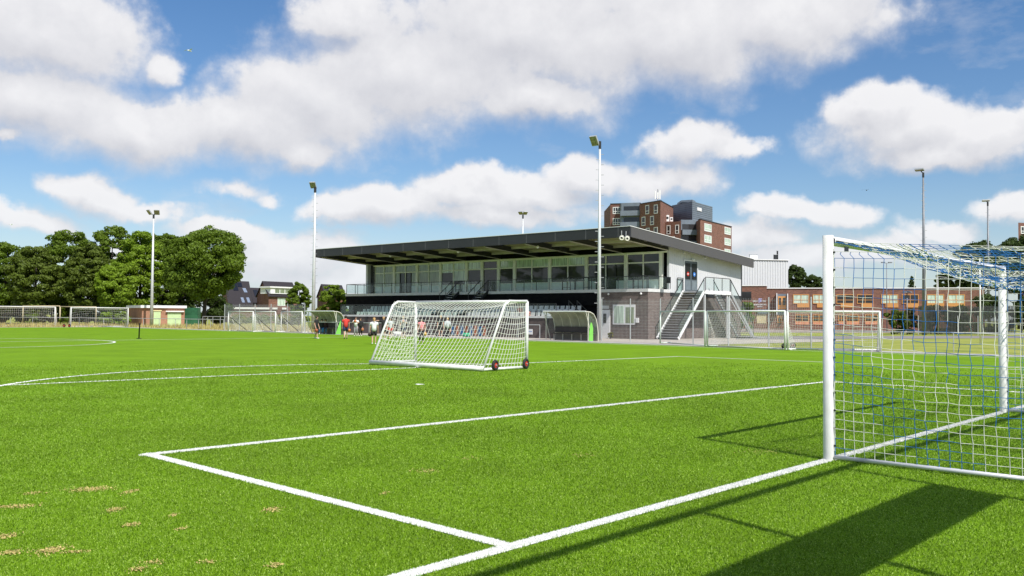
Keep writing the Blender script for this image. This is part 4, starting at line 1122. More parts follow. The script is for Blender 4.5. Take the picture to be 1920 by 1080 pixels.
p = G(583, 621.5); p = YP(588, 88.5); mast(p, 14.2, [(-.22, .30, .6, .7, R(-10), R(50))], 'white floodlight mast with climbing pegs left of the clubhouse roof', pegs=(3, 13.7), r0=.20, r1=.10)
p = YP(285, 112); mast(p, 14.0, [(-.55, .35, .6, .7, R(-35), R(50)), (.42, .35, .65, .75, R(15), R(45))], 'white floodlight mast with two lamp heads in front of the left trees', pegs=(2.5, 6), r0=.22, r1=.09)
greym = mat('grey_mast', (.20, .21, .23), .5, .3)
mast(YP(1733, 96), 17.4, [(-.45, .35, .9, .5, R(-40), R(15))], 'tallest grey floodlight mast behind the big goal net', pegs=(8, 16.5), r0=.24, r1=.08, m_=greym)
mast(YP(1854, 118), 17.2, [(-.30, .25, .9, .5, R(-20), R(12))], 'grey floodlight mast further right and farther away than the tallest', pegs=(8, 16.3), r0=.22, r1=.08, m_=greym)
mast(YP(979.5, 135), 16.9, [(-.35, .4, .7, .6, R(-30), R(40)), (.35, .4, .7, .6, R(30), R(40))], 'thin mast whose top shows above the middle of the clubhouse roof', pegs=None, r0=.16, r1=.10)
def street_lamp(px, Y, h, label, head=.35, double=False):
    p = YP(px, Y); root = thing('street_lamp', p, 0, label, 'street lamp')
    MB().tube([(0, 0, 0), (0, 0, h)], [.08, .05], 8).build('pole', greym, root, True, True)
    if double:
        for s in (-1, 1): MB().bar((0, 0, h), (s * .5, 0, h + .1), .06, .06).build('arm', greym, root, True); MB().box(s * .5 - .25, s * .5 + .25, -.12, .12, h + .05, h + .2).build('lamp_head', greym, root, True)
    else:
        MB().tube([(0, 0, h), (0, 0, h + .1), (0, 0, h + .22)], [head, head * .9, .05], 14).build('lamp_head', greym, root, True)
street_lamp(1663, 128, 9.7, 'slim street lamp with two arms seen through the goal net', .3, True)
street_lamp(1701, 98, 4.6, 'low street lamp with round flat head beside the hedge', .55)
def net_post(px, Y, h, label, m_):
    p = YP(px, Y); root = thing('netting_post', p, 0, label, 'post')
    MB().tube([(0, 0, 0), (0, 0, h)], [.06, .04], 8).build('pole', m_, root, True, True); MB().box(-.05, .05, -.05, .05, h, h + .05).build('cap', galv, root, True)
    return root
net_post(1838, 62, 5.9, 'slim white post beside the far goal post', whitec)
r_ = net_post(1759, 98, 6.4, 'grey post with short top arm behind the goal net', galv)
MB().bar((0, 0, 6.4), (1.0, 0, 6.3), .05, .05).build('arm', galv, r_, True)
# short black flag post standing in the pitch
p = G(260.5, 635); root = thing('flag_post', p, 0, 'short black post standing on the halfway line at left', 'post')
MB().tube([(0, 0, 0), (.01, 0, .45), (.03, 0, 1.0)], .04, 8).build('rod', black, root, True, True); MB().disc((0, 0, .02), (0, 0, 1), .16, .03, 14).build('foot', rubber, root, True)

# dugouts -------------------------------------------------------------------
poly = mat('dusty_polycarbonate', (.42, .41, .34), .35, var=.2, vscale=2, trans=.45)
benchm = mat('dark_bench', (.05, .035, .035), .6)
def dugout(FLp, FRp, label, group, H=2.0, D=1.35):
    FLp = Vector(FLp); FRp = Vector(FRp); d = FRp - FLp; Wd = d.length; an = math.atan2(d.y, d.x)
    root = thing('dugout', (FLp.x, FLp.y, 0), an, label, 'dugout', group)
    prof = [(-.15, H), (.28, H - .02), (.62, H - .16), (.88, H - .50), (1.02, H - 1.0), (1.08, .55), (1.08, .0)]
    b = MB(); vs = []
    for x in (0, Wd):
        for (y, z) in prof: vs.append((x, y, z))
        for (y, z) in prof: vs.append((x, y + .015, z + .015))
    n = len(prof); fs = []
    for k in range(n - 1): fs += [(k, k + 1, 2 * n + k + 1, 2 * n + k), (n + k + 1, n + k, 3 * n + k, 3 * n + k + 1)]
    fs += [(0, 2 * n, 3 * n, n)]
    b.add(vs, fs); b.build('curved_shell', poly, root, True)
    fr = mat('cream_tube', (.66, .64, .55), .5, var=.06)
    m = 5
    for k in range(m + 1):
        x = Wd * k / m; MB().tube([(x, y - .01, z - .02) for y, z in prof], .022 if 0 < k < m else .035, 6).build('rib', fr, root, True)
    MB().tube([(0, -.15, H), (Wd, -.15, H)], .045, 8).build('front_beam', whitec, root, True)
    for x in (0.03, Wd - .03):
        MB().tube([(x, .12, H - .02), (x, .12, 0)], .03, 6).build('front_post', fr, root, True)
        MB().tube([(x, -.12, H), (x, .55, .02)], .025, 6).build('slanted_post', fr, root, True)
        b = MB(); b.slab([(x - .005, .14), (x + .005, .14), (x + .005, .95), (x - .005, .95)], .45, [H - .1, H - .1, H - .75, H - .75]); b.build('end_pane', cg, root, True)
    MB().box(.15, Wd - .15, .46, .84, .44, .49).build('bench_seat', benchm, root, True)
    b = MB(); b.hexa([(.15, .86, .55), (Wd - .15, .86, .55), (Wd - .15, .9, .55), (.15, .9, .55)], [(.15, .91, .95), (Wd - .15, .91, .95), (Wd - .15, .95, .95), (.15, .95, .95)]); b.build('bench_back', benchm, root, True)
    MB().box(.05, Wd - .05, .99, 1.02, .0, .45).build('back_skirt', mat('dull_skirt', (.22, .20, .18), .8), root, True)
    for k in range(5):
        x = .3 + (Wd - .6) * k / 4; MB().box(x - .02, x + .02, .62, .66, 0, .44).build('bench_leg', fr, root, True)
    return root
dg = 'team dugouts beside the pitch'
dR0 = G(1021, 637.0); dR1 = G(1101, 639.8)
dugout(dR0, dR1, 'right dugout with curved dusty shell and empty dark bench', dg, 2.0)
dL0 = G(575, 625.5); dL1 = G(628, 627.2)
dugout(dL0, dL1, 'left dugout with two people sitting on its bench', dg, 1.95)
def fin(px0, px1, py0, pyb, Y, tri, label):
    x0, x1 = WX(px0, Y), WX(px1, Y); z = ZZ(px0, py0, Y); root = thing('advertising_flag', ((x0 + x1) / 2, Y, 0), 0, label, 'flag', 'lime green boards beside the dugouts')
    n = 8; w = x1 - x0
    if tri: pts = [(-w / 2, 0), (w / 2, 0), (w / 2, z), (w / 2 - w * .12, z * .97), (-w * .1, z * .45)]
    else: pts = [(-w / 2, 0), (w / 2, 0), (w / 2, z * .7), (w * .25, z * .93), (0, z), (-w * .2, z * .85), (-w * .4, z * .5)]
    b = MB(); m_ = len(pts); b.add([(x, -.03, zz) for x, zz in pts] + [(x, .03, zz) for x, zz in pts], [tuple(range(m_)), tuple(range(2 * m_ - 1, m_ - 1, -1))] + [(i, m_ + i, m_ + (i + 1) % m_, (i + 1) % m_) for i in range(m_)])
    b.build('board', lime, root, True); MB().box(-w / 2 - .02, w / 2 + .02, -.12, .12, 0, .04).build('foot', galv, root, True)
fin(630, 640, 601, 626, G(635, 627.6).y, True, 'lime green wedge-shaped panel at the right end of the left dugout')
fin(1104.5, 1112.5, 604, 640, G(1108, 640.6).y, False, 'lime green leaf-shaped panel at the right end of the right dugout')

# ================================================================== SHED, HOUSES, BLOCKS
def window(fc, px0, px1, py0, py1, par, fm=whitec, gm_=gd, split=2, sub=None, out=.04, fw_=.07):
    s0, s1 = sorted((fc.s_(px0), fc.s_(px1))); pm = (px0 + px1) / 2; z0, z1 = fc.z_(pm, py1), fc.z_(pm, py0)
    b = MB(); fw_ = min(fw_, (s1 - s0) * .2)
    fc.box(b, s0, s1, z0, z0 + fw_, -.05, out); fc.box(b, s0, s1, z1 - fw_, z1, -.05, out)
    fc.box(b, s0, s0 + fw_, z0 + fw_, z1 - fw_, -.05, out); fc.box(b, s1 - fw_, s1, z0 + fw_, z1 - fw_, -.05, out)
    for k in range(1, split): c = s0 + (s1 - s0) * k / split; fc.box(b, c - fw_ * .4, c + fw_ * .4, z0 + fw_, z1 - fw_, -.05, out)
    if sub: zz = z0 + (z1 - z0) * sub; fc.box(b, s0 + fw_, s1 - fw_, zz - fw_ * .4, zz + fw_ * .4, -.05, out * .9)
    w = b.build('window', fm, par)
    b = MB(); fc.box(b, s0 + fw_ * .5, s1 - fw_ * .5, z0 + fw_ * .5, z1 - fw_ * .5, -.045, out * .5 ); b.build('pane', gm_, w)
    return w
# brick shed at the far end
Ys = 116
sA = YP(267, Ys); sB = YP(347, Ys + 1.5); sL = YP(240.5, Ys + 5.5); sD = sB + (sL - sA)
shed = thing('brick_shed', (sA.x, sA.y, 0), 0, 'low brick shed with white roof edge and pale green doors under the trees', 'shed')
zt = ZZ(300, 577.5, Ys)
b = MB(); b.slab([sA, sB, sD, sL], 0, zt); b.build('wall', orb, shed)
def grow(pts, k):
    c = sum((Vector(p) for p in pts), Vector((0, 0))) / len(pts); return [Vector(p) + (Vector(p) - c).normalized() * k for p in pts]
b = MB(); b.slab(grow([sA, sB, sD, sL], .35), zt, zt + .34); b.build('roof', whitec, shed)
sf_ = Face(sA, sB); pg = mat('pale_green_door', (.52, .66, .36), .5, var=.08)
wbox(sf_, 289, 302, 584, 611, .0, .05, pg, 'door', shed); wbox(sf_, 315, 340.5, 586, 611, 0, .05, pg, 'wide_door', shed)
wbox(sf_, 288, 304, 581.5, 583.5, 0, .12, mat('yellow_lintel', (.75, .66, .35), .6), 'lintel', shed); wbox(sf_, 312, 346, 582.8, 585, 0, .3, whitec, 'canopy', shed)
Yc = 119
cont = thing('green_cabinet', YP(361, Yc), 0, 'dark green metal cabinet between the shed and the barrier', 'cabinet')
b = MB(); b.box(-.95, .95, -.5, .5, 0, ZZ(361, 577, Yc)); b.build('body', mat('dark_green_metal', (.02, .10, .045), .5, var=.3, vscale=3), cont, True)
b = MB(); b.box(-.9, -.03, -.53, -.5, .1, 1.5); b.box(.03, .9, -.53, -.5, .1, 1.5); b.build('door', mat('green_door_metal', (.03, .13, .06), .5), cont, True)

# houses behind
tile = mat('dark_roof_tiles', (.022, .018, .022), .8, var=.35, vscale=14)
solar = mat('solar_panel', (.012, .014, .022), .15)
def house(Pc, Pr, Pl, eave, ridge, label, wallm=redb):
    """front corner, right front corner, back left corner (plan) ; ridge parallel to the front"""
    Pc, Pr, Pl = Vector(Pc), Vector(Pr), Vector(Pl); Pb = Pr + (Pl - Pc)
    h = thing('brick_house', (Pc.x, Pc.y, 0), 0, label, 'house', 'houses behind the wire fence')
    ml = (Pc + Pl) / 2; mr_ = (Pr + Pb) / 2
    b = MB(); b.add([(p.x, p.y, 0) for p in (Pc, Pr, Pb, Pl)] + [(p.x, p.y, eave) for p in (Pc, Pr, Pb, Pl)] + [(ml.x, ml.y, ridge), (mr_.x, mr_.y, ridge)],
                    [(0, 1, 5, 4), (1, 2, 6, 9, 5), (2, 3, 7, 6), (3, 0, 4, 8, 7)]); b.build('wall', wallm, h)
    e = (Pr - Pc).normalized() * .25; o = (Pc - Pl).normalized() * .4; k = (ridge - eave) / ((Pc - Pl).length / 2) * .4
    def r3(p, z): return (p.x, p.y, z)
    b = MB()
    for s, c0, c1 in ((1, Pc, Pr), (-1, Pl, Pb)):
        a0, a1 = c0 - e + o * s, c1 + e + o * s
        lo = [r3(a0, eave - k), r3(a1, eave - k), r3(mr_ + e, ridge), r3(ml - e, ridge)]
        b.hexa(lo, [(x, y, z + .18) for x, y, z in lo])
    rf = b.build('roof', tile, h)
    h['_'] = 0; del h['_']
    return h, rf, Face(Pc, Pr), (Pc, Pr, Pl, ml, mr_, eave, ridge)
def roof_rect(rf, info, px0, px1, py0, py1, m_, nm, lift=.26, sx=0):
    Pc, Pr, Pl, ml, mr_, eave, ridge = info; n = (Vector((Pr.x - Pc.x, Pr.y - Pc.y, 0))).cross(Vector((ml.x - Pc.x, ml.y - Pc.y, ridge - eave))).normalized()
    c0 = Vector((Pc.x, Pc.y, eave + .2))
    def hit(px, py):
        d = PT(px, py, 100) - Vector((0, 0, CZ)); t = n.dot(c0 - Vector((0, 0, CZ))) / n.dot(d); return Vector((0, 0, CZ)) + d * t
    q = [hit(px0 + sx, py1), hit(px1 + sx, py1), hit(px1, py0), hit(px0, py0)]
    if n.z < 0: n = -n
    b = MB(); b.hexa([p - n * .02 for p in q], [p + n * .06 for p in q]); return b.build(nm, m_, rf)
skyl = glass('skylight_glass', (.5, .55, .6), .5)
h1, rf, fc, inf = house(YP(430, 186), YP(473, 190), YP(415, 194), ZZ(450, 572, 188), ZZ(445, 528, 191), 'leftmost dark-roofed house with skylights and solar panels beside the big tree', redd)
roof_rect(rf, inf, 454, 460, 540.5, 548.5, skyl, 'skylight', sx=4); roof_rect(rf, inf, 451, 456, 558, 567.5, skyl, 'skylight', sx=3.5); roof_rect(rf, inf, 461.5, 466.5, 558, 567.5, skyl, 'skylight', sx=3.5)
roof_rect(rf, inf, 434, 443, 530, 545, solar, 'solar_panel', sx=4); roof_rect(rf, inf, 444, 452, 530, 538, solar, 'solar_panel', sx=2)
h2, rf, fc, inf = house(YP(476, 196), YP(500, 198), YP(466, 203), ZZ(485, 566, 196), ZZ(480, 541, 200), 'low dark-roofed house between the skylight house and the dormer house', redd)
roof_rect(rf, inf, 474, 482, 544, 556, solar, 'solar_panel', sx=4)
h3, rf, fc, inf = house(YP(504, 184), YP(558, 190), YP(482, 191), ZZ(520, 554.5, 186), ZZ(515, 529.5, 190), 'brick house with a wide white dormer in its dark roof', redb)
dq = Face(YP(505.5, 184.4), YP(543.5, 188.6))
b = MB(); z0, z1 = ZZ(524, 551, 186), ZZ(524, 540, 186); L_ = dq.L
b.slab([dq.at(0, .3), dq.at(L_, .3), dq.at(L_, -3), dq.at(0, -3)], z0, z1); dm = b.build('dormer', whitec, h3)
b = MB(); b.slab([dq.at(-.3, .55), dq.at(L_ + .3, .55), dq.at(L_ + .3, -3), dq.at(-.3, -3)], z1, z1 + .28); b.build('dormer_roof', whitec, dm)
for a0, a1 in ((.22, .43), (.47, .68), (.72, .90)): b = MB(); dq.box(b, L_ * a0, L_ * a1, z0 + .2, z1 - .15, .31, .34); b.build('dormer_pane', gc, dm)
window(fc, 520.5, 535, 558.5, 573.5, h3, whitec, gb, 2); window(fc, 538, 548, 559, 569, h3, whitec, gd, 1)
h4, rf, fc, inf = house(YP(611, 190), YP(648, 196), YP(595, 197), ZZ(615, 556, 192), ZZ(620, 535, 196), 'brick gable house partly behind the bright green trees left of the clubhouse', redb)
roof_rect(rf, inf, 615, 619, 545, 552, skyl, 'skylight', sx=2)
# low white garden wall and cars line behind the wire fence
gw = thing('garden_wall', YP(470, 170), 0, 'low garden wall with white coping in front of the houses', 'wall')
b = MB(); x0, x1 = WX(432, 170), WX(560, 170); b.box(x0, x1, 170, 170.3, 0, ZZ(500, 577, 170)); b.build('wall', redd, gw)
for (c0, c1) in ((436, 506), (512, 521), (530, 538), (546, 555)):
    b = MB(); b.box(WX(c0, 170), WX(c1, 170), 169.7, 170.5, ZZ(500, 580, 170), ZZ(500, 576.5, 170)); b.build('coping', whitec, gw)

# high apartment block behind the roof
grc = mat('grey_zinc_cladding', (.16, .19, .23), .5, var=.12, vscale=1)
def seams(face, s0, s1, z0, z1, nm, par, m_, step=.35, horiz=True):
    b = MB(); z = z0
    while z < z1: face.box(b, s0, s1, z, z + .04, 0, .03); z += step
    return b.build(nm, m_, par)
apt = thing('apartment_block', YP(1255, 205), 0, 'tall red brick apartment block with grey penthouse rising behind the clubhouse roof', 'apartment block')
def vol(nm, corners, ztop, m_, back=12, z0=0, par=apt):
    P = [YP(px, Y) for px, Y in corners]; pts = P + [P[-1] + Vector((0, back)), P[0] + Vector((0, back + (P[-1].y - P[0].y)))]
    b = MB(); b.slab(pts, z0, ztop); o = b.build(nm, m_, par); return o, [Face(P[k], P[k + 1]) for k in range(len(P) - 1)]
def coping(corners, ztop, par, back=12, m_=whitec):
    P = [YP(px, Y) for px, Y in corners]; b = MB()
    for k in range(len(P) - 1): f = Face(P[k], P[k + 1]); f.box(b, -.05, f.L + .05, ztop, ztop + .18, -.3, .08)
    b.build('roof_edge', m_, par)
o, (fa, fa2) = vol('brick_wing', [(1144, 204), (1200, 202), (1203, 206)], ZZ(1170, 381.5, 203), redd); coping([(1144, 204), (1200, 202)], ZZ(1170, 381.5, 203), apt, m_=anthra)
o, (fg,) = vol('balcony_bay', [(1164.5, 200.6), (1199, 199.4)], ZZ(1180, 379.5, 200), grc, 5)
for y0, y1 in ((386, 395), (407, 416), (428, 437)): wbox(fg, 1169, 1198, y0, y1, -.02, .03, gd, 'recess', apt)
for y0 in (395, 416.5, 437): wbox(fg, 1164, 1200, y0, y0 + 9.5, .0, .9, grc, 'balcony_front', apt)
for y0 in (387.5, 408.5): window(fa, 1148.5, 1163, y0, y0 + 13, apt, whitec, gd, 3, .35, .06, .16)
o, (fb, fb2) = vol('brick_tower', [(1200, 198), (1238, 192), (1262, 204)], ZZ(1238, 376, 192), redb)
for px, py in ((1210, 384), (1226, 383), (1203, 406), (1219, 404.5), (1211, 427), (1226, 425.5)): window(fb, px, px + 7, py, py + 17, apt, whitec, gd, 1, .35, .06, .16)
coping([(1200, 198), (1238, 192), (1262, 204)], ZZ(1238, 376, 192), apt, m_=anthra)
o, (fp, fp2) = vol('penthouse', [(1260, 212), (1298, 204), (1336, 214)], ZZ(1298, 376.5, 204), grc, 10)
seams(fp, 0, fp.L, ZZ(1298, 412, 204), ZZ(1298, 377, 204), 'cladding_seams', o, anthra, .45); seams(fp2, 0, fp2.L, ZZ(1298, 412, 204), ZZ(1298, 377, 204), 'cladding_seams', o, anthra, .45)
wbox(fp2, 1307, 1315, 389, 395, 0, .1, whitec, 'vent', apt)
o, (ft, ft2) = vol('roof_box', [(1277, 209), (1298, 207.5), (1304, 210)], ZZ(1298, 373, 207), grc, 4, ZZ(1298, 377, 207))
o, (fm_,) = vol('brick_middle', [(1238, 197), (1277, 193.5)], ZZ(1255, 415.5, 195), redb, 8)
for px, py in ((1250, 422), (1266, 421), (1258, 443)): window(fm_, px, px + 7, py, py + 17, apt, whitec, gd, 1, .35, .06, .16)
o, (fc_,) = vol('balcony_column', [(1277, 194.5), (1310, 195)], ZZ(1290, 412, 195), grc, 8)
for y0 in (420, 441, 462): wbox(fc_, 1279, 1309, y0, y0 + 11, 0, .02, gd, 'recess', apt)
for y0 in (431, 452): wbox(fc_, 1277.5, 1309.5, y0, y0 + 9.5, .0, .8, grc, 'balcony_front', apt)
o, (fe, fe2) = vol('brick_corner', [(1309.5, 192.5), (1313, 191), (1372, 206.5)], ZZ(1313, 411, 191), redb, 9)
coping([(1309.5, 192.5), (1313, 191), (1372, 206.5)], ZZ(1313, 411, 191), apt, 9, anthra)
for k in range(4):
    window(fe2, 1320.5, 1334, 419.5 + k * 21.3, 434 + k * 21.3, apt, whitec, gb, 2, .35, .06, .18); window(fe2, 1358.5, 1370, 426 + k * 20.5, 439.5 + k * 20.5, apt, whitec, gb, 2, .35, .06, .18)
for px, w_ in ((1247, 7), (1256, 5)):
    u_ = thing('cooling_unit', PT(px + w_ / 2, 415, 198), 0, ('larger' if w_ == 7 else 'smaller') + ' white cooling unit on the lower roof of the apartment block', 'cooling unit')
    hh = (12 if w_ == 7 else 8) / F * 198; ww = w_ / F * 198 / 2
    MB().box(-ww, ww, -.4, .4, 0, hh).build('casing', whitec, u_, True); MB().disc((0, -.41, hh * .55), (0, 1, 0), ww * .7, .04, 12).build('fan', dark, u_, True)
an = thing('antenna_mast', PT(1233, 377, 196), 0, 'group of pale antenna panels on the apartment block roof', 'antenna')
for dx, h_ in ((-.55, 2.3), (0, 2.0), (.45, 2.5)):
    MB().box(dx - .14, dx + .14, -.12, .12, .5, h_).build('antenna_panel', whitec, an, True)
MB().bar((0, 0, 0), (0, 0, 2.7), .1, .1).build('pole', dark, an, True); MB().bar((-.6, 0, .6), (.6, 0, .6), .08, .08).build('crossarm', dark, an, True)
# second block cut by the right edge of the picture
ap2 = thing('apartment_block', YP(1925, 200), 0, 'dark red brick apartment block cut off by the right edge of the picture', 'apartment block')
P_ = [YP(1911, 200), YP(2010, 204)]; b = MB(); b.slab([P_[0], P_[1], P_[1] + Vector((0, 12)), P_[0] + Vector((8, 12))], 0, ZZ(1915, 417, 200)); b.build('wall', redd, ap2)
f_ = Face(*P_)
for k in range(5): window(f_, 1915.5, 1928, 424 + k * 21, 438 + k * 21, ap2, whitec, gd, 2, .35, .06, .18)
# corrugated hall
hall = thing('corrugated_hall', YP(1435, 162), 0, 'pale corrugated metal hall between the clubhouse and the round trees', 'hall')
P_ = [YP(1385, 160), YP(1478, 162)]; f_ = Face(*P_); zt = ZZ(1435, 487.5, 161); b = MB()
b.slab([P_[0], P_[1], P_[1] + Vector((3, 14)), P_[0] + Vector((0, 14))], 0, zt); hb = b.build('wall', mat('pale_sheet', (.60, .61, .62), .45, .1, var=.04), hall)
b = MB(); s = .2
while s < f_.L - .2: f_.box(b, s, s + .22, 4, zt - .1, 0, .06); s += .5
b.build('corrugation', mat('pale_sheet_rib', (.62, .63, .64), .45, .1, var=.04), hb)
b = MB(); f_.box(b, -.1, f_.L + .1, zt, zt + .15, -.3, .25); b.build('roof_edge', whitec, hall)
for px, w_, h_ in ((1413, 1.4, .9), (1454, .5, .9), (1458, .12, 1.6)):
    u_ = thing('roof_unit', PT(px, 487, 165), 0, {1413: 'wide white unit on the hall roof', 1454: 'small dark unit on the hall roof', 1458: 'thin dark pipe on the hall roof'}[px], 'roof unit')
    MB().box(-w_ / 2, w_ / 2, -.3, .3, 0, h_).build('body', whitec if px == 1413 else dark, u_, True); MB().box(-w_ / 2 - .05, w_ / 2 + .05, -.35, .35, h_, h_ + .08).build('cap', galv, u_, True)
# school
sch = thing('school', YP(1600, 138), 0, 'low red brick school with orange window panels behind the right-hand fence', 'school')
P_ = [YP(1380, 141), YP(1846, 131)]; sfc = Face(*P_); zt = ZZ(1600, 541, 136)
b = MB(); b.slab([P_[0], P_[1], P_[1] + Vector((1, 14)), P_[0] + Vector((0, 14))], 0, zt); b.build('wall', redb, sch)
s1_ = sfc.s_(1438); b = MB(); b.slab([sfc.at(0, .15), sfc.at(s1_, .15), sfc.at(s1_, -8), sfc.at(0, -8)], 0, zt + .42); b.build('left_wing', redb, sch)
b = MB(); sfc.box(b, s1_, sfc.L + .1, zt, zt + .14, -.4, .12); sfc.box(b, 0, s1_, zt + .42, zt + .56, -.2, .27); b.build('roof_edge', whitec, sch)
oran = mat('orange_panel', (.60, .29, .09), .5, var=.06)
for px0, px1, g_ in ((1487, 1517.5, gb), (1524, 1548, gb), (1568.5, 1601, gd), (1607, 1638, gd), (1652.5, 1684.5, gb), (1691, 1723, gd), (1738, 1770.5, gb), (1777, 1809.5, gb)):
    window(sfc, px0, px1, 552, 569.5, sch, oran, g_, 2, .4, .08, .10)
    wbox(sfc, px0 + (8 if px0 < 1700 else 0), px1, 569.7, 576.5, 0, .09, oran, 'spandrel', sch)
for px0, px1 in ((1491, 1517), (1524, 1548), (1572, 1583), (1587, 1611), (1622, 1646)):
    window(sfc, px0, px1, 590, 603, sch, oran, gd, 2, .5, .08, .10); wbox(sfc, px0, px1, 603.2, 608.5, 0, .08, mat('salmon_panel', (.62, .26, .14), .6), 'spandrel', sch)
wbox(sfc, 1458, 1474.5, 551, 590, 0, .05, grc, 'entrance_recess', sch)
w = wbox(sfc, 1459, 1474, 555.5, 580, .051, .10, oran, 'entrance_glazing', sch); wbox(sfc, 1460.3, 1464.5, 558.5, 572, .101, .11, gd, 'glazing_pane', w); wbox(sfc, 1468, 1473, 558.5, 572, .101, .11, gd, 'glazing_pane', w)
wbox(sfc, 1456, 1457.6, 550, 590, 0, 1.2, whitec, 'entrance_fin', sch); wbox(sfc, 1476, 1477.8, 551, 587, 0, 1.2, whitec, 'entrance_fin', sch)
w = wbox(sfc, 1457.5, 1467, 592, 605, 0, .1, oran, 'entrance_door', sch); wbox(sfc, 1459.5, 1463.5, 595.5, 603.5, .101, .12, gd, 'door_pane', w)
wbox(sfc, 1421, 1440, 580, 588, .16, .4, grc, 'canopy', sch); wbox(sfc, 1419, 1437, 590, 606, .16, .2, mat('ochre_wall_panel', (.55, .47, .28), .6, var=.2), 'ochre_panel', sch)
wbox(sfc, 1383, 1409, 547, 562, .16, .2, gd, 'window', sch)
# lettering on the school wall: emblem and three small lines, too small in the photo to read
sgn = MB()
def glyphs(px0, px1, py0, py1, seed):
    r_ = random.Random(seed); x = px0
    while x < px1:
        w_ = r_.choice((.45, .7, .9, 1.1)); a = sfc.s_(x); c = sfc.s_(min(px1, x + w_)); z0_, z1_ = sfc.z_(x, py1), sfc.z_(x, py0)
        if r_.random() < .12: x += .8; continue
        sfc.box(sgn, a, a + (c - a) * .35, z0_, z1_, .155, .20)
        sfc.box(sgn, a + (c - a) * .36, c, z0_ + (z1_ - z0_) * r_.choice((0, .4, .75)), z0_ + (z1_ - z0_) * r_.choice((.8, 1)) , .155, .20); x += w_ + .35
glyphs(1412, 1421, 563.6, 566, 1); glyphs(1427, 1437, 563.6, 566, 2); glyphs(1413, 1437, 570, 572.6, 3); glyphs(1420, 1430, 573.8, 576, 4)
sgn.build('lettering', whitec, sch)
b = MB(); sfc.box(b, sfc.s_(1423), sfc.s_(1424.2), sfc.z_(1424, 568), sfc.z_(1424, 559.5), .155, .2); sfc.box(b, sfc.s_(1424.3), sfc.s_(1429), sfc.z_(1424, 561), sfc.z_(1424, 559.8), .155, .2); sfc.box(b, sfc.s_(1425.2), sfc.s_(1427.8), sfc.z_(1424, 566), sfc.z_(1424, 562), .155, .2)
b.build('emblem', mat('lilac_sign', (.45, .45, .80), .5), sch)
# dark garden fence at right behind the net
wsm = mat('dark_windscreen', (.055, .060, .058), .9, var=.3, vscale=3)
ws = thing('screen_fence', YP(1790, 98), 0, 'dark green-grey screened fence on thin posts behind the big goal net', 'fence')
Pq = [YP(1722, 99), YP(1905, 95)]; f_ = Face(*Pq); zt = ZZ(1800, 574, 97); b = MB(); s = 0
while s < f_.L - .02: f_.box(b, s, min(f_.L, s + .10), .1, zt + .05 * math.sin(s * 3), 0, .03); s += .14
b.build('screen', wsm, ws)
s = 0
while s <= f_.L: b = MB(); f_.box(b, s - .03, s + .03, 0, ZZ(1800, 592, 97), .04, .1); b.build('post', polew, ws); s += 1.95

# ================================================================== TREES AND SHRUBS
def leafmat(name, c):
    if name in MATS: return MATS[name]
    m = mat(name, c, .55, var=.30, vscale=2.2, trans=.35, spec=.3); return m
LM = {'mid': leafmat('leaf_mid_green', (.125, .195, .014)), 'light': leafmat('leaf_light_green', (.19, .29, .018)), 'dark': leafmat('leaf_dark_green', (.055, .090, .016)),
      'olive': leafmat('leaf_olive', (.115, .160, .020)), 'bright': leafmat('leaf_bright', (.18, .27, .022)), 'brown': leafmat('leaf_brownish', (.085, .085, .028)), 'yellow': leafmat('leaf_yellow_green', (.20, .20, .035))}
bark = mat('bark', (.045, .035, .028), .9, bump=.6, bscale=8)
def crown_mesh(name, root, clumps, nleaf, leaf, m_, seed):
    g = np.random.default_rng(seed); C = np.array([c[:3] for c in clumps], float); Rr = np.array([c[3] for c in clumps], float)
    k = g.choice(len(C), nleaf, p=Rr ** 2 / (Rr ** 2).sum())
    d = g.normal(0, 1, (nleaf, 3)); d[:, 2] += .30; d /= np.linalg.norm(d, axis=1)[:, None]
    rad = Rr[k] * (.55 + .40 * g.random(nleaf) ** .6 + .35 * (g.random(nleaf) < .12) * g.random(nleaf))
    P = C[k] + d * rad[:, None] * np.array([1, 1, .62])
    n = d + g.normal(0, .55, (nleaf, 3)); n /= np.linalg.norm(n, axis=1)[:, None]
    u = np.cross(n, g.normal(0, 1, (nleaf, 3))); u /= np.linalg.norm(u, axis=1)[:, None]; v = np.cross(n, u)
    s = (leaf * (.6 + .8 * g.random(nleaf)))[:, None]
    V = np.zeros((nleaf, 4, 3)); V[:, 0] = P - u * s; V[:, 1] = P - v * s * .55 + n * s * .1; V[:, 2] = P + u * s; V[:, 3] = P + v * s * .55 - n * s * .1
    return np_mesh(name, V.reshape(-1, 3), np.arange(nleaf * 4).reshape(-1, 4), [m_], parent=root)
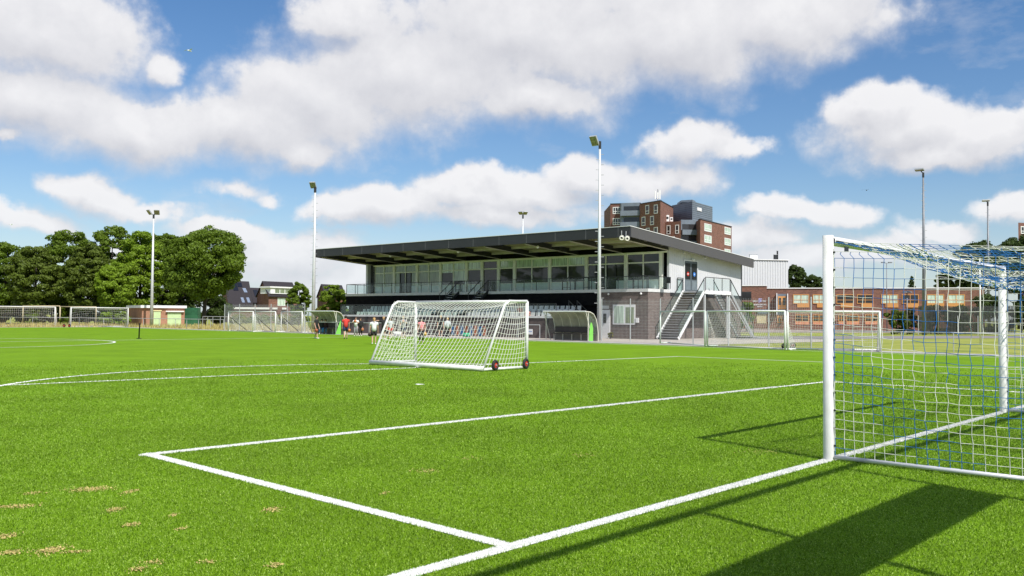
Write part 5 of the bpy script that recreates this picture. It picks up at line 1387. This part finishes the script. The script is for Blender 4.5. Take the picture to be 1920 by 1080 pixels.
def tree(px, pytop, hw, Y, kind, label, low=None, n=15000, group=None, seed=1, lean=0, name='tree', flat_=.9, leaf=.17, nclump=80, X=None):
    g = random.Random(seed)
    x = WX(px, Y) if X is None else X; H = ZZ(px, pytop, Y) if X is None else pytop; Rx = hw / F * Y if X is None else hw
    zl = (ZZ(px, low, Y) if X is None else low) if low is not None else H * .22
    root = thing(name, (x, Y, 0), 0, label, 'tree', group)
    t = MB(); hb = zl + (H - zl) * .45
    t.tube([(0, 0, -.1), (.05, 0, zl * .6), (lean * .3, .1, hb), (lean * .5, .1, H * .8)], [.34 * H / 14, .27 * H / 14, .16 * H / 14, .04], 8)
    for q in range(9):
        a = g.random() * 6.28; z0 = zl * .6 + (H - zl) * .5 * q / 9; L_ = Rx * (.55 + .35 * g.random())
        t.tube([(lean * .1, 0, z0), (math.cos(a) * L_ * .5, math.sin(a) * L_ * .5, z0 + L_ * .45), (math.cos(a) * L_, math.sin(a) * L_, z0 + L_ * .7)], [.10 * H / 14, .06 * H / 14, .02], 5)
    t.build('trunk', bark, root, True, True)
    cz = (H + zl) / 2; rz = (H - zl) / 2; cl = []
    for q in range(nclump):
        while True:
            a, b_, c = g.uniform(-1, 1), g.uniform(-1, 1), g.uniform(-1, 1); rr = a * a + b_ * b_ + c * c
            if rr < 1 and rr > .22: break
        k = rr ** .5; f = (.82 + .10 * g.random()) / k if g.random() < .75 else 1.0
        a, b_, c = a * f, b_ * f, c * f
        r_ = Rx * g.uniform(.13, .25)
        th_ = math.atan2(b_, a); wz = (1 - .22 * max(0, -c)) * (1 + .10 * math.sin(3 * th_ + seed) + .09 * math.sin(5 * c + 2 * th_ + seed * 1.7))
        cl.append((a * (Rx - r_ * .6) * wz + lean * (c + .3) * .6, b_ * (Rx - r_ * .6) * wz, cz + c * (rz - r_ * .55) * (1 + .07 * math.sin(4 * th_ + seed * 2.1)), r_))
    for q in range(nclump // 2):
        a, b_, c, r_ = cl[q]; f = g.uniform(.98, 1.03); cl.append((a * f + g.uniform(-.7, .7) * r_, b_ * f + g.uniform(-.7, .7) * r_, cz + (c - cz) * f + g.uniform(-.5, .6) * r_ * .8, r_ * g.uniform(.35, .6)))
    crown_mesh('crown', root, cl, n, leaf, LM[kind], seed)
    return root
tg = 'trees along the far left end of the pitch'
TL = [
 (8, 444, 60, 133, 'mid', 'dark rounded tree at the left edge of the picture', 600),
 (66, 456, 52, 127, 'olive', 'lower olive-green tree, second from the left edge', 600),
 (128, 420, 54, 134, 'mid', 'tall tree with a ragged top left of the two highest middle crowns', 598),
 (164, 452, 50, 126, 'olive', 'dull olive tree in front of the ragged tall tree', 598),
 (208, 417, 50, 136, 'mid', 'tall tree whose broad crown stands left of the two-headed floodlight mast', 590),
 (215, 488, 40, 124, 'light', 'bright lower tree beside the shed and left of the mast', 592),
 (262, 426, 50, 131, 'light', 'light green tree directly behind the two-headed floodlight mast', 592),
 (312, 430, 46, 139, 'mid', 'tree half hidden between the mast and the biggest tree', 590),
 (383, 421, 80, 126, 'mid', 'biggest broad-crowned tree at the right end of the left row', 572),
]
for i, (px, py, hw_, Y, kd, lab, low) in enumerate(TL):
    tree(px, py, hw_, Y, kd, lab, low, 64000 if hw_ > 60 else 34000, tg, 20 + i, leaf=.165, nclump=230 if hw_ > 60 else 170, lean=1.2 if hw_ > 60 else 0)
dg_ = 'dark undergrowth below the left trees'
def shrub(px, pytop, hw, Y, kind, label, n=5000, seed=1, group=None, name='shrub', leaf=.14, cat='shrub', zl=.1):
    g = random.Random(seed); x = WX(px, Y); H = ZZ(px, pytop, Y); Rx = hw / F * Y
    root = thing(name, (x, Y, 0), 0, label, cat, group)
    t = MB(); 
    for q in range(5): a = g.random() * 6.28; t.tube([(0, 0, -.05), (math.cos(a) * Rx * .3, math.sin(a) * .3, H * .5), (math.cos(a) * Rx * .5, math.sin(a) * .6, H * .8)], [.06, .04, .015], 5)
    t.build('stems', bark, root, True)
    cl = []
    for q in range(26):
        r_ = min(H * .3, Rx * .4) * g.uniform(.6, 1.1); u = g.uniform(-1, 1)
        cl.append((u * (Rx - r_ * .7), g.uniform(-1, 1) * min(Rx, 1.6) * .7, max(r_ * .6, zl + (H - zl - r_ * .7) * (g.random() ** .7) * (1 - .25 * u * u)), r_))
    crown_mesh('foliage', root, cl, n, leaf, LM[kind], seed); return root
for i, (px, py, hw_, lab) in enumerate(((10, 552, 60, 'dark undergrowth at the left edge behind the first far goal'), (95, 556, 50, 'dark undergrowth behind the right post of the first far goal'), (180, 552, 50, 'dark undergrowth behind the goal next to the shed'), (262, 556, 40, 'dark undergrowth behind the brick shed'), (345, 530, 45, 'dark undergrowth right behind the shed and green cabinet'), (405, 545, 32, 'dark undergrowth beneath the biggest tree'))):
    shrub(px, py, hw_, 142, 'dark', lab, 9000, 50 + i, dg_, leaf=.2)
for i, (px, py, hw_, Y, kd, lab) in enumerate(((62, 585, 10, 117, 'mid', 'small bush behind the net of the first far goal'), (122, 592, 9, 117, 'mid', 'small bush between the two far goals'), (200, 584, 14, 117, 'light', 'bush in the right half of the goal next to the shed'), (232, 583, 16, 117.5, 'light', 'loose pale bush against the left end of the shed'))):
    shrub(px, py, hw_, Y, kd, lab, 2600, 70 + i, leaf=.12)
tree(561, 528, 24, 112, 'mid', 'rounded dark green tree left of the floodlight mast near the houses', 600, 18000, None, 41, leaf=.11, nclump=120)
tree(628, 532, 28, 96, 'bright', 'bright green young tree touching the left end of the clubhouse', 600, 18000, None, 42, leaf=.10, nclump=120)
shrub(602, 572, 17, 100, 'yellow', 'yellow-green bush behind the left dugout', 3500, 43)
shrub(648, 578, 14, 98, 'bright', 'small bright bush at the left foot of the grandstand', 2500, 44)
tree(1492, 494, 20, 185, 'dark', 'rounded dark tree right of the corrugated hall', 545, 14000, None, 45, leaf=.18, nclump=110)
tree(1524, 514, 22, 190, 'dark', 'lower dark tree between the hall tree and the big white post', 550, 12000, None, 46, leaf=.18, nclump=100)
tree(1838, 448, 58, 172, 'dark', 'large dark tree behind the top of the goal net at right', 560, 26000, None, 47, leaf=.22, nclump=150)
tree(1912, 440, 55, 178, 'dark', 'large dark tree beside the block at the right edge', 560, 26000, None, 48, leaf=.22, nclump=150)
tree(1775, 508, 22, 178, 'olive', 'small dark tree above the right part of the school roof', 555, 10000, None, 49, leaf=.18, nclump=90)
# conifer above the school roof
def conifer(px, pytop, Y, hw, label, seed):
    x = WX(px, Y); H = ZZ(px, pytop, Y); root = thing('conifer', (x, Y, 0), 0, label, 'tree'); g = random.Random(seed)
    MB().tube([(0, 0, 0), (0, 0, H)], [.25, .03], 7).build('trunk', bark, root, True)
    cl = []
    for k in range(46):
        f = k / 45; a = k * 2.4; r_ = hw / F * Y * (1 - f) * .8 + .1; cl.append((math.cos(a) * r_, math.sin(a) * r_, 2 + (H - 2.2) * f, .55 * (1 - f) + .22))
    crown_mesh('crown', root, cl, 6000, .16, LM['dark'], seed)
conifer(1710, 517, 165, 14, 'small conifer poking above the school roof seen through the net', 51)
for i, (px, py, hw_, Y, kd, lab) in enumerate(((1682, 574, 19, 101, 'olive', 'leafy hedge bush left of the low street lamp'), (1706, 576, 17, 103, 'brown', 'brownish bush behind the low street lamp'), (1745, 566, 22, 104, 'brown', 'dark brownish bush at the foot of the tallest mast'), (1800, 570, 30, 104, 'dark', 'dark bush showing over the screened fence'), (1862, 540, 34, 106, 'dark', 'tall dark bush left of the far goal post'), (1915, 545, 26, 104, 'dark', 'tall dark bush at the right edge behind the goal'),
                                               (1400, 560, 16, 112, 'mid', 'loose shrub beside the rear corner of the clubhouse'), (1145, 622, 5, 68.5, 'yellow', 'weeds at the foot of the brick wall by the white door'))):
    shrub(px, py, hw_, Y, kd, lab, 5000 if hw_ > 10 else 500, 80 + i, leaf=.13 if hw_ > 10 else .05)
for i, (px, w_, kd, lab) in enumerate(((448, 20, 'yellow', 'dry pale bush behind the left end of the wire fence'), (488, 22, 'olive', 'olive bush behind the wire fence below the dormer house'), (528, 20, 'yellow', 'dry pale bush behind the middle of the wire fence'), (560, 18, 'olive', 'olive bush behind the right end of the wire fence'))):
    shrub(px, 588, w_, 150, kd, lab, 5000, 120 + i, 'bushes behind the wire fence', leaf=.16)
# trees to the left outside the picture; the clubhouse windows mirror them
src = tree(0, 13.0, 6.5, 38, 'mid', 'tree beyond the left side of the pitch outside the picture', 2.5, 9000, 'trees beyond the left side of the pitch', 61, leaf=.25, nclump=60, X=-70)
for k, (x, y, s) in enumerate(((-74, 22, 1.1), (-66, 54, .9), (-80, 66, 1.15), (-78, 8, 1.0))):
    c = dup(src, (x, y, 0), k * 1.3); c.scale = (s, s, s)
for k, (x, y, s) in enumerate(((86, 128, 1.0), (99, 121, .85), (84, 92, .9), (97, 84, 1.0), (112, 100, 1.1))):
    c = dup(src, (x, y, 0), k * 1.9 + .4, 'tree on the far right outside the picture'); c.scale = (s, s, s); c['group'] = 'trees to the far right outside the picture'

# grass tufts along the far verge
def tufts():
    n = 26000; g = rng
    t = g.random(n); side = g.random(n)
    P = np.zeros((n, 2)); a = np.array(UV(-40, 105.3)); b = np.array(UV(42, 105.3)); c = np.array(UV(38.6, 60)); d = np.array(UV(38.8, 104))
    P = a + (b - a) * t[:, None] + np.array(GV) * (g.random(n) ** .8 * 14)[:, None]
    k = side < .35; m_ = k.sum(); P[k] = np.array(UV(38.8, 64)) + np.array(GV) * (g.random(m_) * 42)[:, None] + np.array(GU) * (g.random(m_) * 16)[:, None]
    h = .15 + .45 * g.random(n) ** 2; w = .03 + .03 * g.random(n); th = g.random(n) * 6.28; V = np.zeros((n, 3, 3))
    V[:, 0, :2] = P + np.stack([np.cos(th), np.sin(th)], 1) * w[:, None]; V[:, 1, :2] = P - np.stack([np.cos(th), np.sin(th)], 1) * w[:, None]; V[:, 2, :2] = P + g.normal(0, .1, (n, 2)); V[:, 2, 2] = h; V[:, :2, 2] = -.03
    tag(np_mesh('dry_grass', V.reshape(-1, 3), np.arange(n * 3).reshape(-1, 3), [mat('dry_grass_blades', (.38, .33, .12), .8, var=.4, vscale=.6)]), 'dry yellowish grass on the verges beyond the pitch', 'grass', kind='stuff')
tufts()

# ================================================================== PEOPLE
skin = mat('skin', (.55, .33, .24), .6, var=.05)
def skinmesh(name, verts, edges, rad, m_, parent, root_i=0, sub=2):
    me = bpy.data.meshes.new(name); me.from_pydata(verts, edges, []); me.materials.append(m_)
    o = bpy.data.objects.new(name, me); col.objects.link(o); o.parent = parent
    s = o.modifiers.new('skin', 'SKIN'); s.use_smooth_shade = True; s.branch_smoothing = .4
    for i, r in enumerate(rad):
        sv = me.skin_vertices[0].data[i]; sv.radius = r if isinstance(r, tuple) else (r, r); sv.use_root = (i == root_i)
    u = o.modifiers.new('sub', 'SUBSURF'); u.levels = sub; u.render_levels = sub
    return o
HANDS = {}
def person(loc, H, face, label, shirt, pants, hair=(.05, .03, .02), shorts=True, pose='stand', arms=None, hairlen=.0, sleeves='short', shoe=(.7, .7, .7), legc=None, step=.12, group='people on and beside the pitch'):
    """face = heading in degrees, 0 looks away from the camera, 180 towards it"""
    root = thing('person', loc, R(face), label, 'person', group); root.scale = (H / 1.7,) * 3
    s = step
    if pose == 'sit':
        hipz = .52; J = dict(pel=(0, 0, hipz), sp=(0, .02, hipz + .22), ch=(0, .03, hipz + .42), nk=(0, .04, hipz + .60), hb=(0, .06, hipz + .68), hd=(0, .07, hipz + .78), ht=(0, .06, hipz + .88))
        leg = lambda q: [(q * .10, .02, hipz - .02), (q * .13, .42, hipz - .02), (q * .13, .44, .09), (q * .13, .56, .03)]
    else:
        J = dict(pel=(0, 0, .90), sp=(0, 0, 1.08), ch=(0, .0, 1.28), nk=(0, .01, 1.45), hb=(0, .025, 1.52), hd=(0, .035, 1.60), ht=(0, .02, 1.68))
        leg = lambda q: [(q * .09, 0, .86), (q * .10, q * s * .5 + .03, .49), (q * .10, q * s - (.05 if q < 0 else 0), .09 + (.03 if q < 0 else 0)), (q * .11, q * s + .13, .035)]
    sh = J['ch'][2] + .10; V = [J['pel'], J['sp'], J['ch'], J['nk'], J['hb'], J['hd'], J['ht']]
    Rd = [(.135, .095), (.12, .085), (.15, .10), (.050, .052), (.075, .085), (.092, .105), (.06, .07)]; E = [(0, 1), (1, 2), (2, 3), (3, 4), (4, 5), (5, 6)]
    arms = arms or {}
    def chain(pts, rads, frm):
        prev = frm
        for p, r in zip(pts, rads): V.append(p); Rd.append(r); E.append((prev, len(V) - 1)); prev = len(V) - 1
    armp = {}
    for q in (-1, 1):
        default = [(q * .19, 0, sh), (q * .24, -.01, sh - .27), (q * .25, .08, sh - .50), (q * .25, .11, sh - .60)]
        a = arms.get('L' if q < 0 else 'R', default); armp[q] = a
        chain(a, [.055, .04, .028, .032], 2)
        h0 = Vector(a[3]); dv = (h0 - Vector(a[2])).normalized(); sd = Vector((dv.z, 0, -dv.x)) if abs(dv.x) + abs(dv.z) > .1 else Vector((1, 0, 0))
        base = len(V) - 1
        for f in range(4):
            p1 = h0 + dv * .05 + sd * (f - 1.5) * .018; p2 = h0 + dv * (.085 - .008 * abs(f - 1.3)) + sd * (f - 1.5) * .02 + Vector((0, .01, 0))
            V.append(tuple(p1)); Rd.append(.009); E.append((base, len(V) - 1)); V.append(tuple(p2)); Rd.append(.007); E.append((len(V) - 2, len(V) - 1))
        V.append(tuple(h0 + sd * .035 + dv * .02 + Vector((0, .02, 0)))); Rd.append(.010); E.append((base, len(V) - 1))
    for q in (-1, 1): chain(leg(q), [.088, .056, .036, .032], 0)
    # nose
    V.append((J['hd'][0], J['hd'][1] + .105, J['hd'][2] - .01)); Rd.append(.014); E.append((5, len(V) - 1))
    lm = legc or skin
    skinmesh('body', V, E, Rd, skin, root)
    # shirt
    def loft(rings, n=14):
        m = MB(); vs = []
        for (c, rx, ry) in rings:
            for k in range(n): a = 2 * math.pi * k / n; vs.append((c[0] + rx * math.cos(a), c[1] + ry * math.sin(a), c[2]))
        L_ = len(rings); m.add(vs, [(i_ * n + k, i_ * n + (k + 1) % n, (i_ + 1) * n + (k + 1) % n, (i_ + 1) * n + k) for i_ in range(L_ - 1) for k in range(n)] + [tuple(range(n - 1, -1, -1)), tuple((L_ - 1) * n + k for k in range(n))]); return m
    pz = J['pel'][2]; cy = J['ch'][1]
    m = loft([((0, J['pel'][1], pz - .06), .165, .125), ((0, J['sp'][1], J['sp'][2]), .150, .115), ((0, cy, J['ch'][2] - .03), .178, .128), ((0, cy, sh - .04), .188, .118), ((0, cy, sh + .035), .165, .095), ((0, J['nk'][1], sh + .085), .075, .070)])
    for q in (-1, 1):
        a = armp[q]; a0 = Vector(a[0]) + Vector((-q * .05, 0, -.01)); e1 = Vector(a[0]).lerp(Vector(a[1]), .95 if sleeves == 'long' else .62)
        pts = [a0, Vector(a[0]), e1] + ([Vector(a[1]).lerp(Vector(a[2]), .9)] if sleeves == 'long' else [])
        m.tube(pts, [.075, .070, .062] + ([.045] if sleeves == 'long' else []), 10)
    m.build('shirt', shirt, root, True, True)
    m = loft([((0, J['pel'][1], pz + .06), .150, .112), ((0, J['pel'][1], pz), .162, .122), ((0, J['pel'][1], pz - .08), .150, .115)])
    for q in (-1, 1):
        l = [Vector(p_) for p_ in leg(q)]; up_ = l[0] + Vector((0, 0, .04)) if pose != 'sit' else l[0]
        if shorts: m.tube([up_, l[0].lerp(l[1], .75)], [.095, .092], 12)
        else: m.tube([up_, l[0].lerp(l[1], .6), l[1], l[1].lerp(l[2], .95)], [.098, .080, .066, .050], 12)
    m.build('shorts' if shorts else 'trousers', pants, root, True, True)
    hm = mat('hair_%02d%02d' % (int(hair[0] * 99), int(hair[1] * 99)), hair, .6, var=.2)
    hx, hy, hz = J['hd']
    m = MB(); m.ball((hx, hy - .022, hz + .022), .108, 14, 0, (.93, 1.0, 1.0)); 
    if hairlen: m.tube([(hx, hy - .10, hz + .03), (hx, hy - .16, hz - .02), (hx, hy - .15, hz - .06 - hairlen)], [.035, .040, .018], 8)
    m.build('hair', hm, root, True, True)
    Mr = Matrix.LocRotScale(root.location, root.rotation_euler, root.scale)
    HANDS[root.name] = {q: Mr @ (Vector(armp[q][3]) + (Vector(armp[q][3]) - Vector(armp[q][2])).normalized() * .16) for q in (-1, 1)}
    sm_ = mat('shoe_%02d' % int(shoe[0] * 99), shoe, .6)
    for q in (-1, 1):
        f = leg(q); skinmesh('shoe', [tuple(Vector(f[2]) + Vector((0, -.04, -.045))), tuple(Vector(f[3]) + Vector((0, .03, .0)))], [(0, 1)], [.048, .042], sm_, root)
    return root
def cloth(n, c): return mat(n, c, .85, var=.12, vscale=8)
blk = cloth('black_cloth', (.018, .018, .02)); red = cloth('red_cloth', (.65, .05, .04)); wht = cloth('white_cloth', (.75, .75, .76)); gry = cloth('grey_cloth', (.30, .30, .32)); pnk = cloth('pink_cloth', (.72, .26, .28)); nvy = cloth('navy_cloth', (.02, .03, .09)); lgr = cloth('light_grey_cloth', (.52, .54, .58)); dbl = cloth('blue_cloth', (.05, .20, .40))
def H_(px, top, bot, Y): return (bot - top) / F * Y
def stand(px, top, bot, face, label, **k):
    p = G(px, bot); r = person(p, H_(px, top, bot, p.y), face, label, **k); return r, r, 0
def ball(who, q, r, c, label):
    P_ = HANDS[who.name]; c_ = P_[q] if q else (P_[1] + P_[-1]) / 2
    root = thing('ball', c_, 0, label, 'ball', 'balls held by the children')
    MB().ball((0, 0, 0), r, 14).build('cover', mat('ball_%02d' % int(c[0] * 99), c, .6, var=.1), root, True, True)
    b = MB(); b.ring((0, 0, 0), (1, 0, 0), r, .006, 20, 4); b.ring((0, 0, 0), (0, 0, 1), r, .006, 20, 4); b.build('seams', black, root, True)
up_arm = lambda sh=1.38: [(.19, 0, sh), (.30, .12, sh - .18), (.18, .30, sh - .12), (.12, .36, sh - .08)]
brn = (.05, .03, .02); bld = (.42, .25, .10)
_, p, h = stand(593, 593, 635, 250, 'boy in black T-shirt and shorts walking in front of the left dugout', shirt=blk, pants=blk, hair=brn, step=.16); ball(p, 1, .12, (.35, .10, .04), 'brown ball at the hand of the boy in black')
_, p, h = stand(648, 592, 635.5, 15, 'boy in red T-shirt and navy shorts seen from behind', shirt=red, pants=nvy, hair=(.02, .015, .01), step=.18, shoe=(.05, .05, .05)); ball(p, 1, .12, (.60, .20, .06), 'orange ball hanging from the hand of the boy in red')
_, p, h = stand(667, 595, 630, 185, 'child in white top and grey trousers facing the camera with a ball', shirt=wht, pants=gry, shorts=False, hair=(.10, .05, .03), step=.04, arms={'R': up_arm(), 'L': [(-.19, 0, 1.38), (-.28, .10, 1.18), (-.14, .28, 1.24), (-.08, .32, 1.26)]}); ball(p, 0, .12, (.55, .20, .08), 'orange ball held to the chest of the child in white top')
_, p, h = stand(676, 597, 630, 170, 'child in dark jacket and black trousers standing next to the one in grey trousers', shirt=blk, pants=blk, shorts=False, hair=(.08, .04, .02), sleeves='long', step=.03); ball(p, -1, .11, (.55, .32, .20), 'pale brown ball in the hand of the child in the dark jacket')
_, p, h = stand(701, 596, 645.5, 10, 'girl in white T-shirt and black shorts with ginger ponytail seen from behind', shirt=wht, pants=blk, hair=bld, hairlen=.18, step=.05, shoe=(.8, .8, .8)); ball(p, -1, .12, (.05, .03, .03), 'dark ball in the left hand of the girl with the ginger ponytail')
_, p, h = stand(719, 594, 636, 170, 'child in black T-shirt stretching one arm out beside the goal frame', shirt=blk, pants=blk, hair=bld, step=.05, arms={'R': [(.19, 0, 1.38), (.44, 0, 1.40), (.68, 0, 1.40), (.78, 0, 1.41)]})
_, p, h = stand(732, 597, 634, 190, 'child in grey top with red shorts behind the left side of the goal net', shirt=lgr, pants=red, hair=brn, step=.05)
_, p, h = stand(756, 593, 635.5, 175, 'child in grey top and dark shorts holding a ball behind the left net', shirt=gry, pants=nvy, hair=bld, step=.05, arms={'L': [(-.19, 0, 1.38), (-.28, .10, 1.18), (-.20, .30, 1.24), (-.16, .36, 1.26)]}); ball(p, -1, .12, (.48, .24, .12), 'brown ball held up by the child in grey behind the net')
_, p, h = stand(790, 597, 643.5, 185, 'girl in pink top and black leggings with dark hair behind the goal net', shirt=pnk, pants=blk, shorts=False, hair=(.02, .012, .01), hairlen=.15, step=.04, shoe=(.06, .06, .06)); ball(p, -1, .11, (.75, .45, .12), 'yellow-orange ball in the hand of the girl in pink')
_, p, h = stand(826, 592, 632, 175, 'blond child in black top with bare legs behind the net', shirt=blk, pants=blk, hair=(.55, .38, .18), step=.04)
_, p, h = stand(839, 596, 634.5, 20, 'child in light grey hooded top and black trousers leaning left behind the net', shirt=lgr, pants=blk, shorts=False, hair=(.50, .32, .14), sleeves='long', step=.10); ball(p, 1, .11, (.60, .35, .20), 'pale ball in the right hand of the child in the hooded top')
for px, lab, s in ((604.5, 'person in dark clothes sitting at the left on the bench of the left dugout', blk), (611.5, 'person in dark clothes sitting at the right on the bench of the left dugout', cloth('maroon_cloth', (.05, .02, .02)))):
    Yd = G(600, 626.3).y + .75; p = Vector((WX(px, Yd), Yd, 0)); person(p, 1.55, 180, lab, s, dbl, (.02, .012, .01), False, 'sit', sleeves='long')
for px, row, lab, s in ((977, 1, 'spectator in red top sitting in the seat rows beside the goal post', red), (991, 0, 'spectator in salmon top sitting low in the seats right of the goal post', cloth('salmon_cloth', (.62, .28, .24)))):
    bb = -2.85 + row * .85; f_ = Face(A(5, bb), A(31, bb)); c = f_.at(f_.s_(px), .1); person((c.x, c.y, 0.90 + .27 * (row + 1) - .10), 1.5, 180, lab, s, blk, (.05, .03, .02), False, 'sit')
# bags and small things on the edge of the pitch
bagm = cloth('bag_cloth', (.02, .02, .024))
for px, py, lab, c in ((824, 631, 'black sports bag on the ground behind the blond child', bagm), (834, 631, 'smaller black bag between the two children behind the net', bagm), (745, 629, 'white bag on the ground behind the left side of the net', wht), (875, 632, 'small green bottle crate at the edge of the turf behind the net', cloth('green_cloth', (.03, .35, .18)))):
    p = G(px, py); t = thing('sports_bag', p, 0, lab, 'bag'); b = MB(); b.tube([(-.3, 0, .16), (-.26, 0, .17), (.26, 0, .17), (.3, 0, .16)], [.08, .16, .16, .08], 10); b.build('bag_body', c, t, True, True); MB().tube([(-.15, 0, .30), (-.1, 0, .42), (.1, 0, .42), (.15, 0, .30)], .015, 5).build('handle', dark, t, True)

# bicycles parked in front of the school
def bicycle(px, py, a, label, c):
    p = G(px, py); t = thing('bicycle', p, a, label, 'bicycle', 'bicycles parked in front of the school')
    for x in (-.52, .52): w_ = MB().ring((x, 0, .34), (0, 1, 0), .32, .025, 18, 5).build('wheel', rubber, t, True)
    b = MB(); q = [(-.52, 0, .34), (-.15, 0, .85), (.32, 0, .88), (.02, 0, .32)]
    for i, j in ((0, 1), (1, 2), (2, 3), (3, 0), (3, 1)): b.tube([q[i], q[j]], .025, 5)
    b.tube([(.52, 0, .34), (.33, 0, .92), (.30, 0, 1.05)], .022, 5); b.build('bike_frame', c, t, True)
    b = MB(); b.tube([(.22, -.28, 1.06), (.32, 0, 1.05), (.22, .28, 1.06)], .018, 5); b.build('handlebar', galv, t, True)
    b = MB(); b.box(-.30, -.02, -.08, .08, .93, .99); b.build('saddle', rubber, t, True)
bc = [red_m, mat('blue_paint', (.05, .15, .45), .4), black, galv, mat('pink_paint', (.6, .2, .3), .4)]
ordn = ('first', 'second', 'third', 'fourth', 'fifth', 'sixth', 'seventh', 'eighth', 'ninth', 'tenth', 'eleventh', 'twelfth', 'thirteenth', 'fourteenth')
for k in range(14):
    bicycle(1496 + k * 11.5, 617.5, R(80 + 15 * math.sin(k * 2.1)), ('red', 'blue', 'black', 'grey', 'pink')[k % 5] + ' parked bicycle, ' + ordn[k] + ' from the left in the row before the school', bc[k % 5])
# gulls
def gull(px, py, Y, s, label, m_):
    p = PT(px, py, Y); t = thing('gull', p, R(60), label, 'bird')
    b = MB(); b.tube([(-.25, 0, 0), (-.1, 0, .02), (.15, 0, .02), (.28, 0, 0)], [.02, .07, .06, .02], 8)
    for q in (-1, 1): b.add([(.1, 0, .03), (-.08, 0, .03), (-.05, q * .35, .16), (.08, q * .35, .17), (-.12, q * .8, .02)], [(0, 1, 2, 3), (3, 2, 4)])
    b.build('bird_body', m_, t, True); t.scale = (s,) * 3
gull(346, 91, 70, .8, 'small white gull high in the left part of the sky', whitec)
gull(1626, 356, 90, .7, 'small dark bird in the sky above the big goal', dark)
gull(18, 421, 90, .5, 'tiny white gull in the sky at the left edge', whitec)
